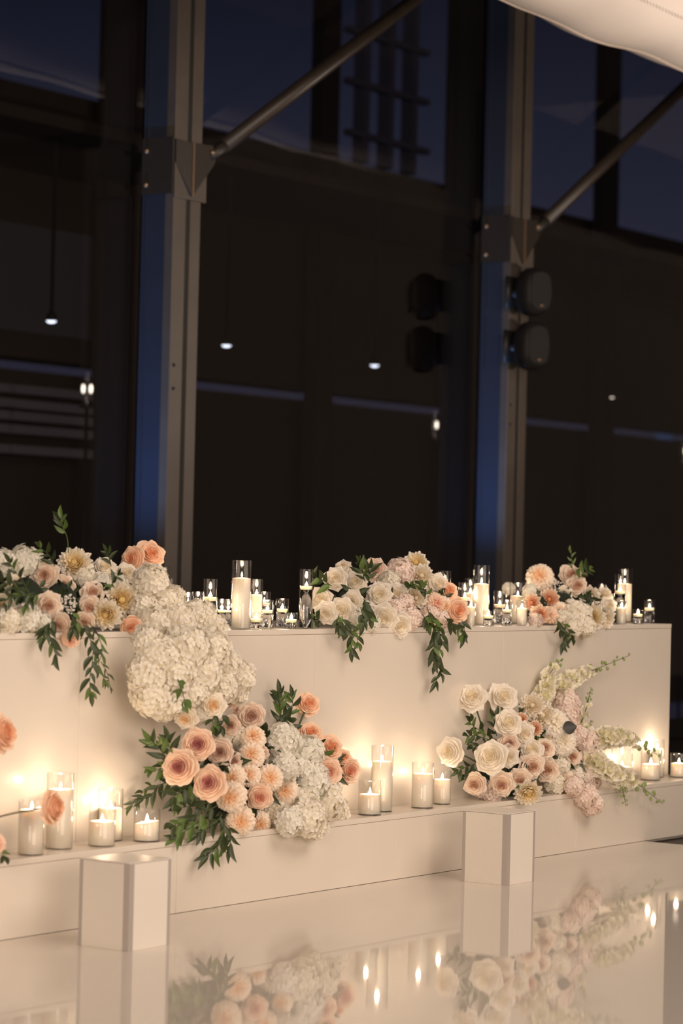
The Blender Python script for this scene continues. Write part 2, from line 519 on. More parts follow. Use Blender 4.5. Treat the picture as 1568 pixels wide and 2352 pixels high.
# loudspeakers on the right column
def speaker(pxx, pyy, label):
    p = on_y(pxx, pyy, YC - 0.14)
    s = empty('loudspeaker', p)
    tag(s, label, 'loudspeaker', 'speakers on the column')
    hx, hy, hz = 0.094, 0.085, 0.137
    def sup(nu, nv, ex, cut=None):
        m = MB()
        rows = []
        for j in range(nv + 1):
            ph = -math.pi / 2 + math.pi * j / nv
            row = []
            for i in range(nu + 1):
                th = -math.pi + 2 * math.pi * i / nu
                f = lambda w, e: math.copysign(abs(w) ** e, w)
                row.append((hx * f(math.cos(ph), ex) * f(math.cos(th), ex), hy * f(math.cos(ph), ex) * f(math.sin(th), ex), hz * f(math.sin(ph), ex)))
            rows.append(row)
        m.patch(rows, [[0] * len(r) for r in rows])
        return m
    q = Quaternion((0, 0, 1), math.radians(-28))
    body = put('cabinet', sup(28, 18, 0.76).mesh('cabinet', 'speaker'), s, quat=q)
    m = MB()
    rows = []
    for j in range(9):
        row = []
        for i in range(9):
            u, w = -1 + i / 4, -1 + j / 4
            x_, z_ = u * 0.066 * math.sqrt(1 - w * w * 0.35), w * 0.105 * math.sqrt(1 - u * u * 0.3)
            row.append((x_, -0.083 - 0.010 * (1 - 0.6 * (u * u + w * w) / 2), z_))
        rows.append(row)
    m.patch(rows, [[0] * 9 for _ in rows])
    g = put('grille', m.mesh('grille', 'grille'), s, quat=q)
    put('badge', MB().box(-0.012, 0.012, -0.099, -0.094, -0.088, -0.078).mesh('badge', 'badge'), s, quat=q)
    put('bracket', MB().tube([(0.0, 0.07, 0.0), (-0.01, 0.145, 0.0)], 0.03, 10).mesh('bracket', 'metal_dark'), s)
    put('bracket_arm', MB().box(-0.07, 0.04, 0.125, 0.138, -0.09, 0.09).mesh('bracket_arm', 'metal_dark'), s)
speaker(1224, 671, 'upper of two rounded black loudspeakers on the right column')
speaker(1219, 795, 'lower of two rounded black loudspeakers on the right column')

# ------------------------------------------------------------------ outside: dark pavilion beyond the glass, dusk sky above it
YO = 12.6
def zo(x, y, Y=YO):
    return on_y(x, y, Y).z
z1 = (zo(0, 178) + zo(1040, 430)) / 2
z2 = zo(100, 826)
z3 = zo(100, 852)
pv = empty('pavilion', (16, YO, 0))
tag(pv, 'dark pavilion outside beyond the glass under the dusk sky', 'building', kind='structure')
obj('roof', MB().box(-10, 20, 0, 0.35, z2, z1), 'fascia', pv)
obj('back_wall', MB().box(-10, 20, 0.1, 0.35, -0.3, z3), 'fascia', pv)
obj('soffit', MB().box(-10, 20, -1.5, 0.0, z1 - 0.62, z1 - 0.54), 'fascia', pv)
def vpost(xa, xb, z_a, z_b, Y=YO - 0.25, nm='post', mat='post'):
    pa, pb = on_y(xa, 400, Y), on_y(xb, 400, Y)
    return obj(nm, MB().box(pa.x - 16, pb.x - 16, Y - YO, Y - YO + 0.12, z_a, z_b), mat, pv)
for xa, xb in ((250, 330), (737, 776), (1046, 1120), (1388, 1422)):
    vpost(xa, xb, -0.3, 9.0)
for xa, xb in ((834, 846), (890, 902), (944, 956)):
    vpost(xa, xb, z1, 9.0, YO - 0.1, 'ladder_rail', 'rail')
for yy in (215, 330, 100):
    zc = zo(880, yy)
    pa, pb = on_y(776, yy, YO), on_y(962, yy, YO)
    obj('ladder_rung', MB().box(pa.x - 16, pb.x - 16, -0.12, -0.05, zc - 0.025, zc + 0.025), 'rail', pv)
pa, pb = on_y(-300, 600, YO - 0.05), on_y(226, 600, YO - 0.05)
obj('grey_panel', MB().box(pa.x - 16, pb.x - 16, -0.05, 0.0, zo(100, 770), zo(100, 526)), 'louvre_pale', pv)
for yy in (905, 938, 965, 995, 1040):
    zc = zo(100, yy)
    pa, pb = on_y(-120, yy, YO - 0.2), on_y(214, yy, YO - 0.2)
    obj('louvre_slat', MB().box(pa.x - 16, pb.x - 16, -0.20, -0.14, zc - 0.03, zc + 0.03), 'louvre', pv)
for i, (xx, yy) in enumerate(((118, 736), (520, 792), (860, 838), (1405, 912))):
    p = on_y(xx, yy, YO - 1.2)
    d = empty('pendant_downlight', p)
    tag(d, ['pale downlight outside the left window bay', 'pale downlight outside, just right of the left column', 'pale downlight outside, halfway between the two columns', 'faint downlight outside, right of the speaker column'][i], 'downlight', 'downlights outside the glass')
    r_ = 0.034 if i < 3 else 0.016
    obj('shade', MB().lathe([(0.012, z1 - 0.62 - p.z), (0.012, 0.06), (r_, 0.04), (r_ + 0.004, -0.003), (r_ - 0.001, -0.003)], 16), 'metal_dark', d, smooth=True)
    obj('lens', MB().ball((0, 0, -0.002), r_, 14, 6, sq=0.5), 'downlight' if i < 3 else 'lantern_bulb', d, smooth=True).scale = (1, 1, 1)
for i, (xx, yy, two) in enumerate(((200, 893, 1), (998, 976, 0), (1570, 1036, 0))):
    p = on_y(xx, yy, YO - 1.0)
    d = empty('wall_lantern', p)
    tag(d, ['glass lantern with two bulbs outside the left bay', 'glass lantern glowing outside near the speaker column', 'bright glass lantern outside, cut by the right edge'][i], 'lantern', 'lanterns outside the glass')
    obj('lantern_glass', MB().lathe([(0.045, -0.11), (0.045, 0.11)], 24), 'glass', d, smooth=True)
    obj('lantern_frame', MB().lathe([(0.001, -0.13), (0.05, -0.13), (0.05, -0.11), (0.044, -0.11), (0.044, -0.125), (0.001, -0.125)], 20).tube([(0, 0, -2.8), (0, 0, -0.13)], 0.012, 8), 'metal_dark', d, smooth=True)
    for s_ in ((-1, 1) if two else (0.6,)):
        obj('bulb', MB().ball((s_ * 0.026 * _rt.x, s_ * 0.026 * _rt.y, 0), 0.012, 10, 6, sq=2.6), 'lantern_bulb', d, smooth=True)
p = on_y(1522, 1003, YO - 0.05)
bw = obj('lit_window', MB().box(-0.16, 0.16, -0.02, 0.0, -0.03, 0.03), 'blue_screen', None, p)
tag(bw, 'narrow blue-lit window far outside at the right edge', 'window')

# ------------------------------------------------------------------ fabric air duct overhead, top right
R_D, Y_D = 0.36, 6.3
dr = ray(1360, 80)
e_ = math.atan2(dr.z, dr.y)
zc = 3.0
for _ in range(30):
    D_ = math.hypot(Y_D, zc - CAM.z)
    zc = CAM.z + Y_D * math.tan(e_ + math.asin(R_D / D_))
duct = empty('fabric_duct', (10.5, Y_D, zc - R_D))
tag(duct, 'white fabric air duct with stitched seam hanging overhead at top right', 'air duct')
duct.rotation_euler = (0, 0.022, 0)
m = MB()
NU, NV = 110, 40
def duct_r(x, a):
    sag = 0.009 * math.sin(x * 2.9 + 0.4) * max(0, -math.sin(a)) + 0.008 * math.sin(x * 7.1 + a * 2) + 0.006 * math.sin(x * 3.3 - a * 5)
    return R_D + sag
rows, tn = [], []
for i in range(NU + 1):
    x = -4.5 + 13.0 * i / NU
    rows.append([(x, math.cos(2 * math.pi * j / NV) * duct_r(x, 2 * math.pi * j / NV), R_D + math.sin(2 * math.pi * j / NV) * duct_r(x, 2 * math.pi * j / NV)) for j in range(NV + 1)])
    tn.append([0] * (NV + 1))
m.patch(rows, tn)
db = obj('fabric_tube', m, 'duct', duct, smooth=True)
a_s = -math.pi / 2 + e_ - 0.16 - 0.05
m = MB().tube([(x, math.cos(a_s) * (duct_r(x, a_s) + 0.001), R_D + math.sin(a_s) * (duct_r(x, a_s) + 0.001)) for x in [-4.4 + 12.8 * i / 160 for i in range(161)]], 0.005, 6)
obj('stitched_seam', m, 'seam', duct, smooth=True)
m = MB()
a_h = -math.pi / 2 - 0.86
for row in (0, 1):
    for i in range(420):
        x = -4.3 + i * 0.03 + row * 0.015
        a = a_h + row * 0.022
        r = duct_r(x, a)
        m.ball((x, math.cos(a) * r, R_D + math.sin(a) * r), 0.0035, 6, 3)
tag(obj('perforations', m, 'hole', duct, smooth=True), kind='stuff')
for x in (-3.0, 0.0, 3.0, 6.0):
    obj('hanger_wire', MB().tube([(x, 0, R_D * 2), (x, 0, 6.0 - (zc - R_D))], 0.004, 6), 'metal_dark', duct)

# ------------------------------------------------------------------ table and ledge
def panels(parent, x0, x1, cuts, y0, y1, z0, z1, name='front_panel'):
    e = [x0] + [c for c in cuts if x0 < c < x1] + [x1]
    for a, b in zip(e[:-1], e[1:]):
        obj(name, MB().box(a + 0.0006, b - 0.0006, y0, y1, z0, z1), 'white_panel', parent, bevel=0.0012)
TX0, TX1 = 3.6, 9.81
tb = empty('banquet_table', (7.0, Y1, -0.012))
tag(tb, 'long white gloss banquet table with flowers and candles along its top', 'table')
sc_ = on_y(180, 1700, Y1).x
panels(tb, TX0 - 7, TX1 - 7, [sc_ - 1.22 - 7, sc_ - 7, sc_ + 1.22 - 7, sc_ + 2.44 - 7], 0.001, 0.02, 0.0, ZT - 0.019 + 0.012)
obj('tabletop', MB().box(TX0 - 7, TX1 - 7, 0.0, 0.75, ZT - 0.018 + 0.012, ZT + 0.012), 'white_panel', tb, bevel=0.0015)
obj('end_panel', MB().box(TX1 - 0.02 - 7, TX1 - 0.001 - 7, 0.02, 0.74, 0.0, ZT - 0.019 + 0.012), 'white_panel', tb, bevel=0.0012)
obj('back_panel', MB().box(TX0 - 7, TX1 - 0.02 - 7, 0.72, 0.74, 0.0, ZT - 0.019 + 0.012), 'white_panel', tb)
pl = empty('plinth_ledge', (7.0, Y0, -0.012))
tag(pl, 'low white plinth ledge running along the foot of the table', 'plinth')
sp = on_y(915, 1960, Y0).x
PX1 = 11.6
panels(pl, TX0 - 7, PX1 - 7, [sp - 2.44 - 7, sp - 1.22 - 7, sp - 7, sp + 1.22 - 7, sp + 2.44 - 7], 0.001, 0.02, 0.0125, ZL - 0.019 + 0.012)
obj('ledge_top', MB().box(TX0 - 7, PX1 - 7, 0.0, Y1 - Y0 - 0.001, ZL - 0.018 + 0.012, ZL + 0.012), 'white_panel', pl, bevel=0.0015)
obj('kick_board', MB().box(TX0 - 7, PX1 - 7, 0.021, 0.035, 0.0, ZL - 0.018 + 0.012), 'white_panel', pl)
obj('end_panel', MB().box(PX1 - 0.02 - 7, PX1 - 0.001 - 7, 0.02, Y1 - Y0 - 0.01, 0.012, ZL - 0.019 + 0.012), 'white_panel', pl)

# two small square boxes standing on the dance floor
def floor_box(x, y, label):
    b = empty('acrylic_box', (x, y, 0.0))
    tag(b, label, 'box', 'acrylic boxes on the dance floor')
    s, h, e = 0.182, 0.245, 0.013
    obj('core', MB().box(0.001, s - 0.001, 0.001, s - 0.001, 0.0, h - 0.008), 'acrylic', b)
    obj('side_panel', MB().box(0, 0.001, e * 1.6, s - e, 0.001, h - 0.004), 'acrylic', b)
    obj('front_panel', MB().box(e * 1.6, s - e, 0, 0.001, 0.001, h - 0.004), 'acrylic', b)
    obj('back_panel', MB().box(e, s - e, s - 0.001, s, 0.001, h - 0.004), 'acrylic', b)
    obj('side_panel', MB().box(s - 0.001, s, e, s - e, 0.001, h - 0.004), 'acrylic', b)
    for (cx_, cy_, w_) in ((0, 0, e * 1.6), (s - e, 0, e), (0, s - e, e), (s - e, s - e, e)):
        obj('corner_strip', MB().box(cx_, cx_ + w_, cy_, cy_ + w_, 0.0005, h - 0.003), 'acrylic_edge', b)
    obj('lid', MB().box(-0.0005, s + 0.0005, -0.0005, s + 0.0005, h - 0.003, h), 'acrylic', b, bevel=0.001)
floor_box(5.598, 4.637, 'left of two small white acrylic boxes on the glossy floor')
floor_box(7.632, 4.660, 'right of two small white acrylic boxes, below the white roses')

# ------------------------------------------------------------------ candles in glass cylinders
def flame_mesh():
    prof = []
    for j in range(9):
        v = j / 8
        prof.append((0.0052 * math.sin(math.pi * v ** 0.72) * (1 - 0.25 * v) + 1e-5, 0.026 * v))
    return MB().lathe(prof, 12).mesh('flame', 'flame')
FLAME = flame_mesh()
WICK = MB().tube([(0, 0, 0), (0.0004, 0, 0.004), (0.0012, 0, 0.008)], 0.0009, 6).mesh('wick', 'wick')
def glow(parent, z, watts):
    ld = bpy.data.lights.new('candle_glow', 'POINT')
    ld.energy, ld.color, ld.shadow_soft_size = watts, (1.0, 0.73, 0.49), 0.008
    lo = bpy.data.objects.new('candle_glow', ld)
    COL.objects.link(lo)
    lo.parent = parent
    lo.location = (0, 0, z)
def candle(x, y, zb, R, zt, zl, kind, where, watts, group, fl_h=None, tilt=0.0):
    """R outer radius, zt rim height, zl candle-top height (absolute)"""
    H, L = zt - zb, zl - zb
    th = 0.0022
    gname = 'glass_cylinder'
    g = empty(gname, (x, y, zb))
    tag(g, ('glass around the pillar candle ' if kind == 'p' else 'water glass for floating candle ') + where, 'glass cylinder', group + ' glasses')
    Ri = R - th
    obj('glass_wall', MB().lathe([(R, 0.0), (R, H - 0.001), (R - th / 2, H), (Ri, H - 0.001), (Ri, 0.004)], 40), 'glass', g, smooth=True)
    obj('glass_base', MB().lathe([(1e-4, 0.0), (R, 0.0), (R, 0.004), (1e-4, 0.004)], 40), 'glass', g)
    c = empty('pillar_candle' if kind == 'p' else 'floating_candle', (x, y, zb + (0.0045 if kind == 'p' else 0)))
    if kind == 'p':
        tag(c, 'lit white pillar candle ' + where, 'candle', group)
        r = Ri - 0.0006
        h = L - 0.0045
        sl = tilt
        prof = [(1e-4, 0), (r, 0), (r, h * 0.5), (r, h - 0.001), (r - 0.0015, h), (r * 0.6, h + 0.001), (r * 0.25, h + 0.0015), (1e-4, h - 0.001)]
        obj('wax', MB().lathe(prof, 36, tilt=(lambda X, Y_, r_, z_: (X * _rt.x + Y_ * _rt.y) * sl if z_ > h * 0.8 else 0)), 'wax', c, smooth=True)
        zt_ = h
    else:
        tag(c, 'lit white floating candle ' + where, 'candle', group)
        r = Ri - 0.0012
        hh = min(0.021, r * 1.0)
        prof = [(1e-4, L - hh), (r * 0.62, L - hh + 0.001), (r * 0.88, L - hh * 0.6), (r, L - hh * 0.2), (r, L - 0.001), (r - 0.0015, L), (r * 0.3, L - 0.0015), (1e-4, L - 0.002)]
        obj('wax', MB().lathe(prof, 36), 'wax', c, smooth=True)
        zt_ = L - 0.002
        zw = L - hh * 0.62
        obj('water', MB().lathe([(1e-4, 0.0042), (Ri - 0.0003, 0.0042), (Ri - 0.0003, zw), (Ri - 0.002, zw - 0.0004), (r * 0.92, zw - 0.0006), (r * 0.70, L - hh - 0.0006), (1e-4, L - hh - 0.0012)], 36), 'water', g, smooth=True)
    put('wick', WICK, c, (0, 0, zt_))
    fs = (fl_h or 1.0) * (0.85 + 0.3 * rnd.random())
    f = put('flame', FLAME, c, (0.001, 0, zt_ + 0.004), scale=(fs, fs, fs))
    glow(c, zt_ + 0.018, watts)

TW, LW = 0.26, 0.42
GT, GL = 'candles on the tabletop', 'candles on the ledge'
# tabletop: (centre px, width px, rim px, wax px, kind, distance behind the table edge, where)
TOPC = [
    (371, 30, 1301, 1342, 'p', 0.46, 'mostly hidden behind the left peach roses'),
    (387, 22, 1328, 1372, 'f', 0.30, 'low behind the left peach rose, beside the cascade'),
    (430, 26, 1360, 1388, 'f', 0.16, 'leftmost of the row, half behind the hydrangea cascade'),
    (453, 27, 1359, 1386, 'f', 0.28, 'second in the row, just behind the cascade top'),
    (481, 33, 1330, 1371, 'f', 0.22, 'in a medium tall glass above the cascade'),
    (508, 23, 1376, 1401, 'f', 0.06, 'in the small glass left of the tallest pillar'),
    (523, 18, 1376, 1402, 'f', 0.24, 'half hidden behind the left side of the tallest pillar'),
    (552, 46, 1287, 1328, 'p', 0.055, 'that is the tallest and widest on the table'),
    (587, 31, 1330, 1366, 'p', 0.20, 'right behind the tallest pillar'),
    (605, 31, 1359, 1384, 'f', 0.32, 'behind the cluster right of the tallest pillar'),
    (613, 29, 1378, 1401, 'f', 0.075, 'in the middle glass right of the tallest pillar'),
    (587, 30, 1408, 1421, 'f', 0.035, 'in the shortest glass right of the tallest pillar'),
    (647, 30, 1375, 1398, 'f', 0.14, 'in the medium glass left of the slim tall vase'),
    (668, 30, 1407, 1422, 'f', 0.04, 'in the short glass beside the slim tall vase'),
    (701, 32, 1307, 1346, 'f', 0.045, 'high in the slim tall vase left of the centre flowers'),
    (1019, 29, 1311, 1350, 'p', 0.42, 'hidden behind the peach roses of the centre flowers'),
    (1065, 29, 1338, 1372, 'f', 0.20, 'behind the peach rose at the end of the centre flowers'),
    (1103, 38, 1298, 1341, 'p', 0.16, 'tall one right of the centre flowers'),
    (1078, 28, 1328, 1362, 'p', 0.42, 'behind the tall pillar right of the centre flowers'),
    (1080, 22, 1378, 1394, 'p', 0.05, 'short one next to the centre peach rose'),
    (1121, 26, 1403, 1414, 'f', 0.035, 'in the shortest glass between the two flower groups'),
    (1146, 30, 1357, 1388, 'f', 0.20, 'in a medium glass between the two flower groups'),
    (1163, 25, 1378, 1400, 'f', 0.05, 'in the slim glass left of the right flowers'),
    (1187, 38, 1338, 1369, 'p', 0.22, 'wide one beside the right peach dahlias'),
    (1197, 26, 1379, 1397, 'p', 0.04, 'short one touching the right peach dahlias'),
    (1208, 18, 1330, 1360, 'f', 0.46, 'far back behind the right peach dahlias'),
    (1380, 21, 1341, 1366, 'f', 0.26, 'behind the white dahlias of the right flowers'),
    (1432, 36, 1306, 1341, 'p', 0.22, 'tall one near the right end of the table'),
    (1422, 27, 1320, 1357, 'f', 0.09, 'in the tall glass before the right end pillar'),
    (1426, 24, 1379, 1396, 'p', 0.025, 'short one at the foot of the right end pillar'),
    (1464, 25, 1400, 1410, 'f', 0.035, 'in the short glass near the right table end'),
    (1490, 26, 1378, 1396, 'f', 0.10, 'last on the right end of the table'),
]
for (cx_, w_, top_, lev_, kd_, dy_, wh_) in TOPC:
    p = on_y(cx_, 1440, Y1 + dy_)
    R = px2m(w_ / 2, p)
    candle(p.x, p.y, ZT, R, on_y(cx_, top_, p.y).z, on_y(cx_, lev_, p.y).z, kd_, wh_, TW, GT, fl_h=0.68)
# ledge: (centre px, width px, rim px, wax px, base px, where, tilt)
LEDC = [
    (70, 60, 1836, 1860, 1966, 'nearest the camera at the left of the ledge', 0.0),
    (135, 63, 1775, 1813, 1952, 'tall one behind the side-facing peach bloom', 0.0),
    (233, 62, 1842, 1886, 1946, 'in the middle pair left of the ledge flowers', 0.0),
    (252, 58, 1811, 1856, 1931, 'in the taller glass behind the middle pair', 0.0),
    (336, 61, 1858, 1888, 1935, 'with slanted wax next to the left ledge foliage', 0.16),
    (848, 53, 1792, 1824, 1874, 'short one at the right of the peach ledge roses', 0.0),
    (875, 51, 1712, 1749, 1866, 'tallest one right of the peach ledge roses', 0.0),
    (969, 51, 1751, 1777, 1858, 'medium one in the middle of the ledge', 0.0),
    (1014, 41, 1770, 1790, 1849, 'short one left of the white ledge rose', 0.0),
    (1427, 50, 1718, 1761, 1798, 'behind the white flower spikes on the ledge', 0.0),
    (1493, 46, 1716, 1755, 1794, 'at the tip of the white flower spikes', 0.0),
    (1507, 34, 1698, 1720, 1783, 'tall one behind the tip of the flower spikes', 0.0),
    (1558, 40, 1730, 1753, 1787, 'beyond the end of the table, cut by the photo edge', 0.0),
]
for (cx_, w_, top_, lev_, by_, wh_, tl_) in LEDC:
    p = on_z(cx_, by_, ZL)
    R = px2m(w_ / 2, p)
    hv = Vector((FW.x, FW.y, 0)).normalized()
    c = p + hv * R
    ymax = Y1 - R - 0.004 if c.x < TX1 + 0.1 else Y1 - 0.01
    Yc = min(max(c.y, Y0 + R + 0.004), ymax)
    c = on_y(cx_, by_, Yc)
    candle(c.x, Yc, ZL, R, on_y(cx_, top_, Yc).z, on_y(cx_, lev_, Yc).z, 'p', wh_, LW, GL, tilt=tl_, fl_h=0.78)

# ------------------------------------------------------------------ flower meshes (unit radius, facing +Z)
def bez(p0, p1, p2, p3, t):
    a = (1 - t) ** 3
    b = 3 * (1 - t) ** 2 * t
    c = 3 * (1 - t) * t * t
    d = t ** 3
    return (a * p0[0] + b * p1[0] + c * p2[0] + d * p3[0], a * p0[1] + b * p1[1] + c * p2[1] + d * p3[1])
def petal(mb, ang, rt, zt, hw, point=0.2, cup=0.35, curl=0.16, rb=0.08, zb=-0.4, nu=6, nv=7, ruf=0.03, tone0=0.3, tone1=1.0, r=rnd, wide=0.62):
    rows, tn = [], []
    ca, sa = math.cos(ang), math.sin(ang)
    ph1, ph2 = r.random() * 6.3, r.random() * 6.3
    sk = (r.random() - 0.5) * 0.25
    for j in range(nv):
        v = j / (nv - 1)
        ro, z = bez((rb, zb), (rt * 0.72, zb + 0.08), (rt * 0.80, zt + curl), (rt, zt), v)
        if v < wide:
            s = 0.34 + 0.66 * math.sin(v / wide * math.pi / 2)
        else:
            q = (v - wide) / (1 - wide)
            s = (1 - 0.45 * q ** 2.2) * (1 - point) + point * (1 - 0.97 * q ** 1.3)
        row, tr = [], []
        for i in range(nu):
            u = -1 + 2 * i / (nu - 1)
            lat = u * hw * s + sk * hw * v * v
            rad = ro - cup * hw * s * u * u * (0.4 + 0.6 * (1 - v))
            zz = z + cup * 0.55 * hw * s * u * u * v
            e = ruf * v * v * (math.sin(u * 4.3 + ph1) + 0.6 * math.sin(u * 7.7 + ph2))
            # round the tip by pulling the corners in
            rad -= (rt * 0.05 + hw * 0.34 * (1 - point) * v ** 3) * (abs(u) ** 2.4) * v
            row.append((ca * rad - sa * lat, sa * rad + ca * lat, zz + e))
            tr.append(tone0 + (tone1 - tone0) * v)
        rows.append(row)
        tn.append(tr)
    mb.patch(rows, tn)
def rose_parts(seed, mat, point, openness):
    """returns (bud mesh, list of single outer-petal meshes)"""
    r = random.Random(seed)
    bud = MB()
    # wound core
    rows, tn = [], []
    turns, n = 2.3, 34
    for j in range(5):
        v = j / 4
        row, tr = [], []
        for i in range(n):
            t = i / (n - 1)
            a = 2 * math.pi * turns * t + seed
            ro = (0.03 + 0.155 * t) * (0.75 + 0.25 * v + 0.10 * v * v * v) + 0.012 * math.sin(a * 1.7 + seed)
            z = -0.28 + (0.97 - 0.02 * t) * math.sin(v * math.pi / 2) - 0.06 * v ** 4 + 0.03 * math.sin(a * 1.3)
            row.append((ro * math.cos(a), ro * math.sin(a), z))
            tr.append(0.05 + 0.25 * t)
        rows.append(row)
        tn.append(tr)
    bud.patch(rows, tn)
    # tightly packed heart of the flower, just below the petal lips
    k0 = len(bud.t)
    heart = ((0.001, 0.46), (0.10, 0.45), (0.20, 0.42), (0.32, 0.36), (0.44, 0.28), (0.56, 0.17), (0.66, 0.04), (0.70, -0.15))
    bud.lathe(heart, 20)
    for q in range(k0, len(bud.t)):
        bud.t[q] = heart[(q - k0) % len(heart)][0] * 1.05
    a0 = r.random() * 6.28
    def rpetal(mb, ang, rt, zt, hw, tone, pt, nu=7, nv=7, ruf=0.03, curl=0.13):
        rows, tn = [], []
        ca, sa = math.cos(ang), math.sin(ang)
        p1, p2 = r.random() * 6.3, r.random() * 6.3
        dip = r.uniform(-0.05, 0.09)
        for j in range(nv):
            v = j / (nv - 1)
            ro, z = bez((0.05, -0.28), (rt * 0.74, -0.24), (rt * 0.76, zt + curl), (rt, zt), v)
            s = 0.40 + 0.60 * math.sin(min(1, v / 0.6) * math.pi / 2)
            if v > 0.6:
                q = (v - 0.6) / 0.4
                s *= (1 - 0.22 * q ** 2) * (1 - pt) + pt * (1 - 0.93 * q ** 1.4)
            row, tr = [], []
            for i in range(nu):
                u = -1 + 2 * i / (nu - 1)
                lat = u * hw * s
                k = 1 - 0.30 * v
                rad = ro - k * (ro - math.sqrt(max(ro * ro - lat * lat, 0.06 * ro * ro)))
                rad -= hw * 0.20 * (1 - pt) * v ** 3 * abs(u) ** 3
                w = ruf * v ** 2 * (math.sin(u * 3.7 + p1) + 0.6 * math.sin(u * 7.1 + p2))
                rad += 0.8 * w * (rt if rt > 0.7 else 0.4)
                row.append((ca * rad - sa * lat, sa * rad + ca * lat, z + w - dip * v * v * abs(u)))
                tr.append(tone * (0.45 + 0.55 * v))
            rows.append(row)
            tn.append(tr)
        mb.patch(rows, tn)
    for (k, n, rt, zt, tone, hw) in ((0, 3, 0.27, 0.66, 0.34, 0.95), (1, 4, 0.38, 0.61, 0.60, 0.85), (2, 5, 0.51, 0.53, 0.78, 0.74), (3, 5, 0.65, 0.42, 0.9, 0.74)):
        for i in range(n):
            a = a0 + k * 0.7 + 2 * math.pi * (i + 0.25 * (r.random() - 0.5)) / n
            rpetal(bud, a, rt * (0.95 + 0.1 * r.random()), zt + 0.05 * (r.random() - 0.5), rt * hw, tone, point * 0.3, curl=0.10)
    outs = []
    for (k, n, rt, zt, hw) in ((0, 5, 0.82, 0.26, 0.74), (1, 6 if point < 0.5 else 7, 1.0 if point < 0.5 else 1.12, 0.06 - 0.12 * openness, 0.64 if point < 0.5 else 0.50)):
        for i in range(n):
            mb = MB()
            a = a0 + 0.4 + k * 0.55 + 2 * math.pi * (i + 0.3 * (r.random() - 0.5)) / n
            rpetal(mb, a, rt * (0.92 + 0.14 * r.random()), zt + 0.08 * (r.random() - 0.5), rt * hw, 0.9 + 0.1 * k, point * (0.6 + 0.5 * k), 9, 8, 0.045, 0.16)
            outs.append(mb.mesh('petal', mat))
    return bud.mesh('rose', mat), outs
def fib(n, zmin):
    out, ga = [], math.pi * (3 - math.sqrt(5))
    for i in range(n):
        z = 1 - (1 - zmin) * (i + 0.5) / n
        out.append((math.cos(ga * i) * math.sqrt(1 - z * z), math.sin(ga * i) * math.sqrt(1 - z * z), z))
    return out
def hydrangea_mesh(seed, mat, n=92, fr=0.26):
    r = random.Random(seed)
    m = MB()
    m.ball((0, 0, -0.05), 0.74, 14, 9, tone=0.0)
    for d in fib(n, -0.75):
        d = Vector(d)
        rr = 0.86 + 0.15 * r.random()
        if r.random() < 0.10: rr += 0.10
        nrm = (d + Vector((r.random() - .5, r.random() - .5, r.random() - .5)) * 0.75).normalized()
        c = d * rr
        q = nrm.to_track_quat('Z', 'Y')
        rot = r.random() * 6.28
        f = fr * (0.85 + 0.35 * r.random())
        for k in range(4):
            a = rot + k * math.pi / 2 + 0.2 * (r.random() - .5)
            ca, sa = math.cos(a), math.sin(a)
            dz = 0.05 + 0.25 * (r.random() - 0.4)
            prof = ((0.06, 0.05), (0.55, 0.50), (0.86, 0.40), (1.04, 0.12))
            rows, tn = [], []
            for (x, w) in prof:
                row = []
                for u in (-1, 0, 1):
                    p = Vector((ca * x - sa * u * w, sa * x + ca * u * w, dz * x * x + 0.16 * u * u * w)) * f
                    row.append(tuple(c + q @ p))
                rows.append(row)
                tn.append([0.15 + 0.85 * min(1, x)] * 3)
            m.patch(rows, tn)
        m.ball(tuple(c + nrm * 0.012), f * 0.09, 5, 3, tone=0.1)
    return m.mesh('hydrangea', mat)
def carnation_mesh(seed, mat):
    r = random.Random(seed)
    m = MB()
    m.ball((0, 0, 0), 0.62, 12, 8, tone=0.3)
    for k, (thd, n) in enumerate(((9, 4), (21, 8), (34, 12), (48, 15), (62, 17), (76, 18), (91, 18), (106, 15))):
        for i in range(n):
            th = math.radians(thd + r.uniform(-4, 4))
            ph = k * 0.9 + 2 * math.pi * (i + r.uniform(-0.22, 0.22)) / n
            w = 1.15 * math.pi * max(math.sin(th), 0.16) / n
            p1, jig = r.random() * 6.3, r.uniform(-0.05, 0.06)
            rows, tn = [], []
            for v, ww, rad, dth in ((0.0, 0.5, 0.55, -0.30), (0.4, 0.9, 0.84, -0.20), (0.75, 1.1, 0.98, -0.07), (1.0, 0.85, 1.02, 0.06)):
                row = []
                for u in (-1, -0.5, 0, 0.5, 1):
                    t2 = th + dth - (0.09 * u * u * v * v) + 0.035 * v * math.sin(u * 5 + p1)
                    rr = (rad + jig) * (1 + 0.05 * v * math.sin(u * 4.2 + p1) + 0.05 * u * u * v)
                    f2 = ph + u * w * ww / max(math.sin(max(th, 0.2)), 0.2)
                    row.append((rr * math.sin(t2) * math.cos(f2), rr * math.sin(t2) * math.sin(f2), rr * math.cos(t2) * 0.92))
                rows.append(row)
                tn.append([min(1.0, 0.02 + thd / 62.0) * (0.55 + 0.45 * v)] * 5)
            m.patch(rows, tn)
    return m.mesh('carnation', mat)
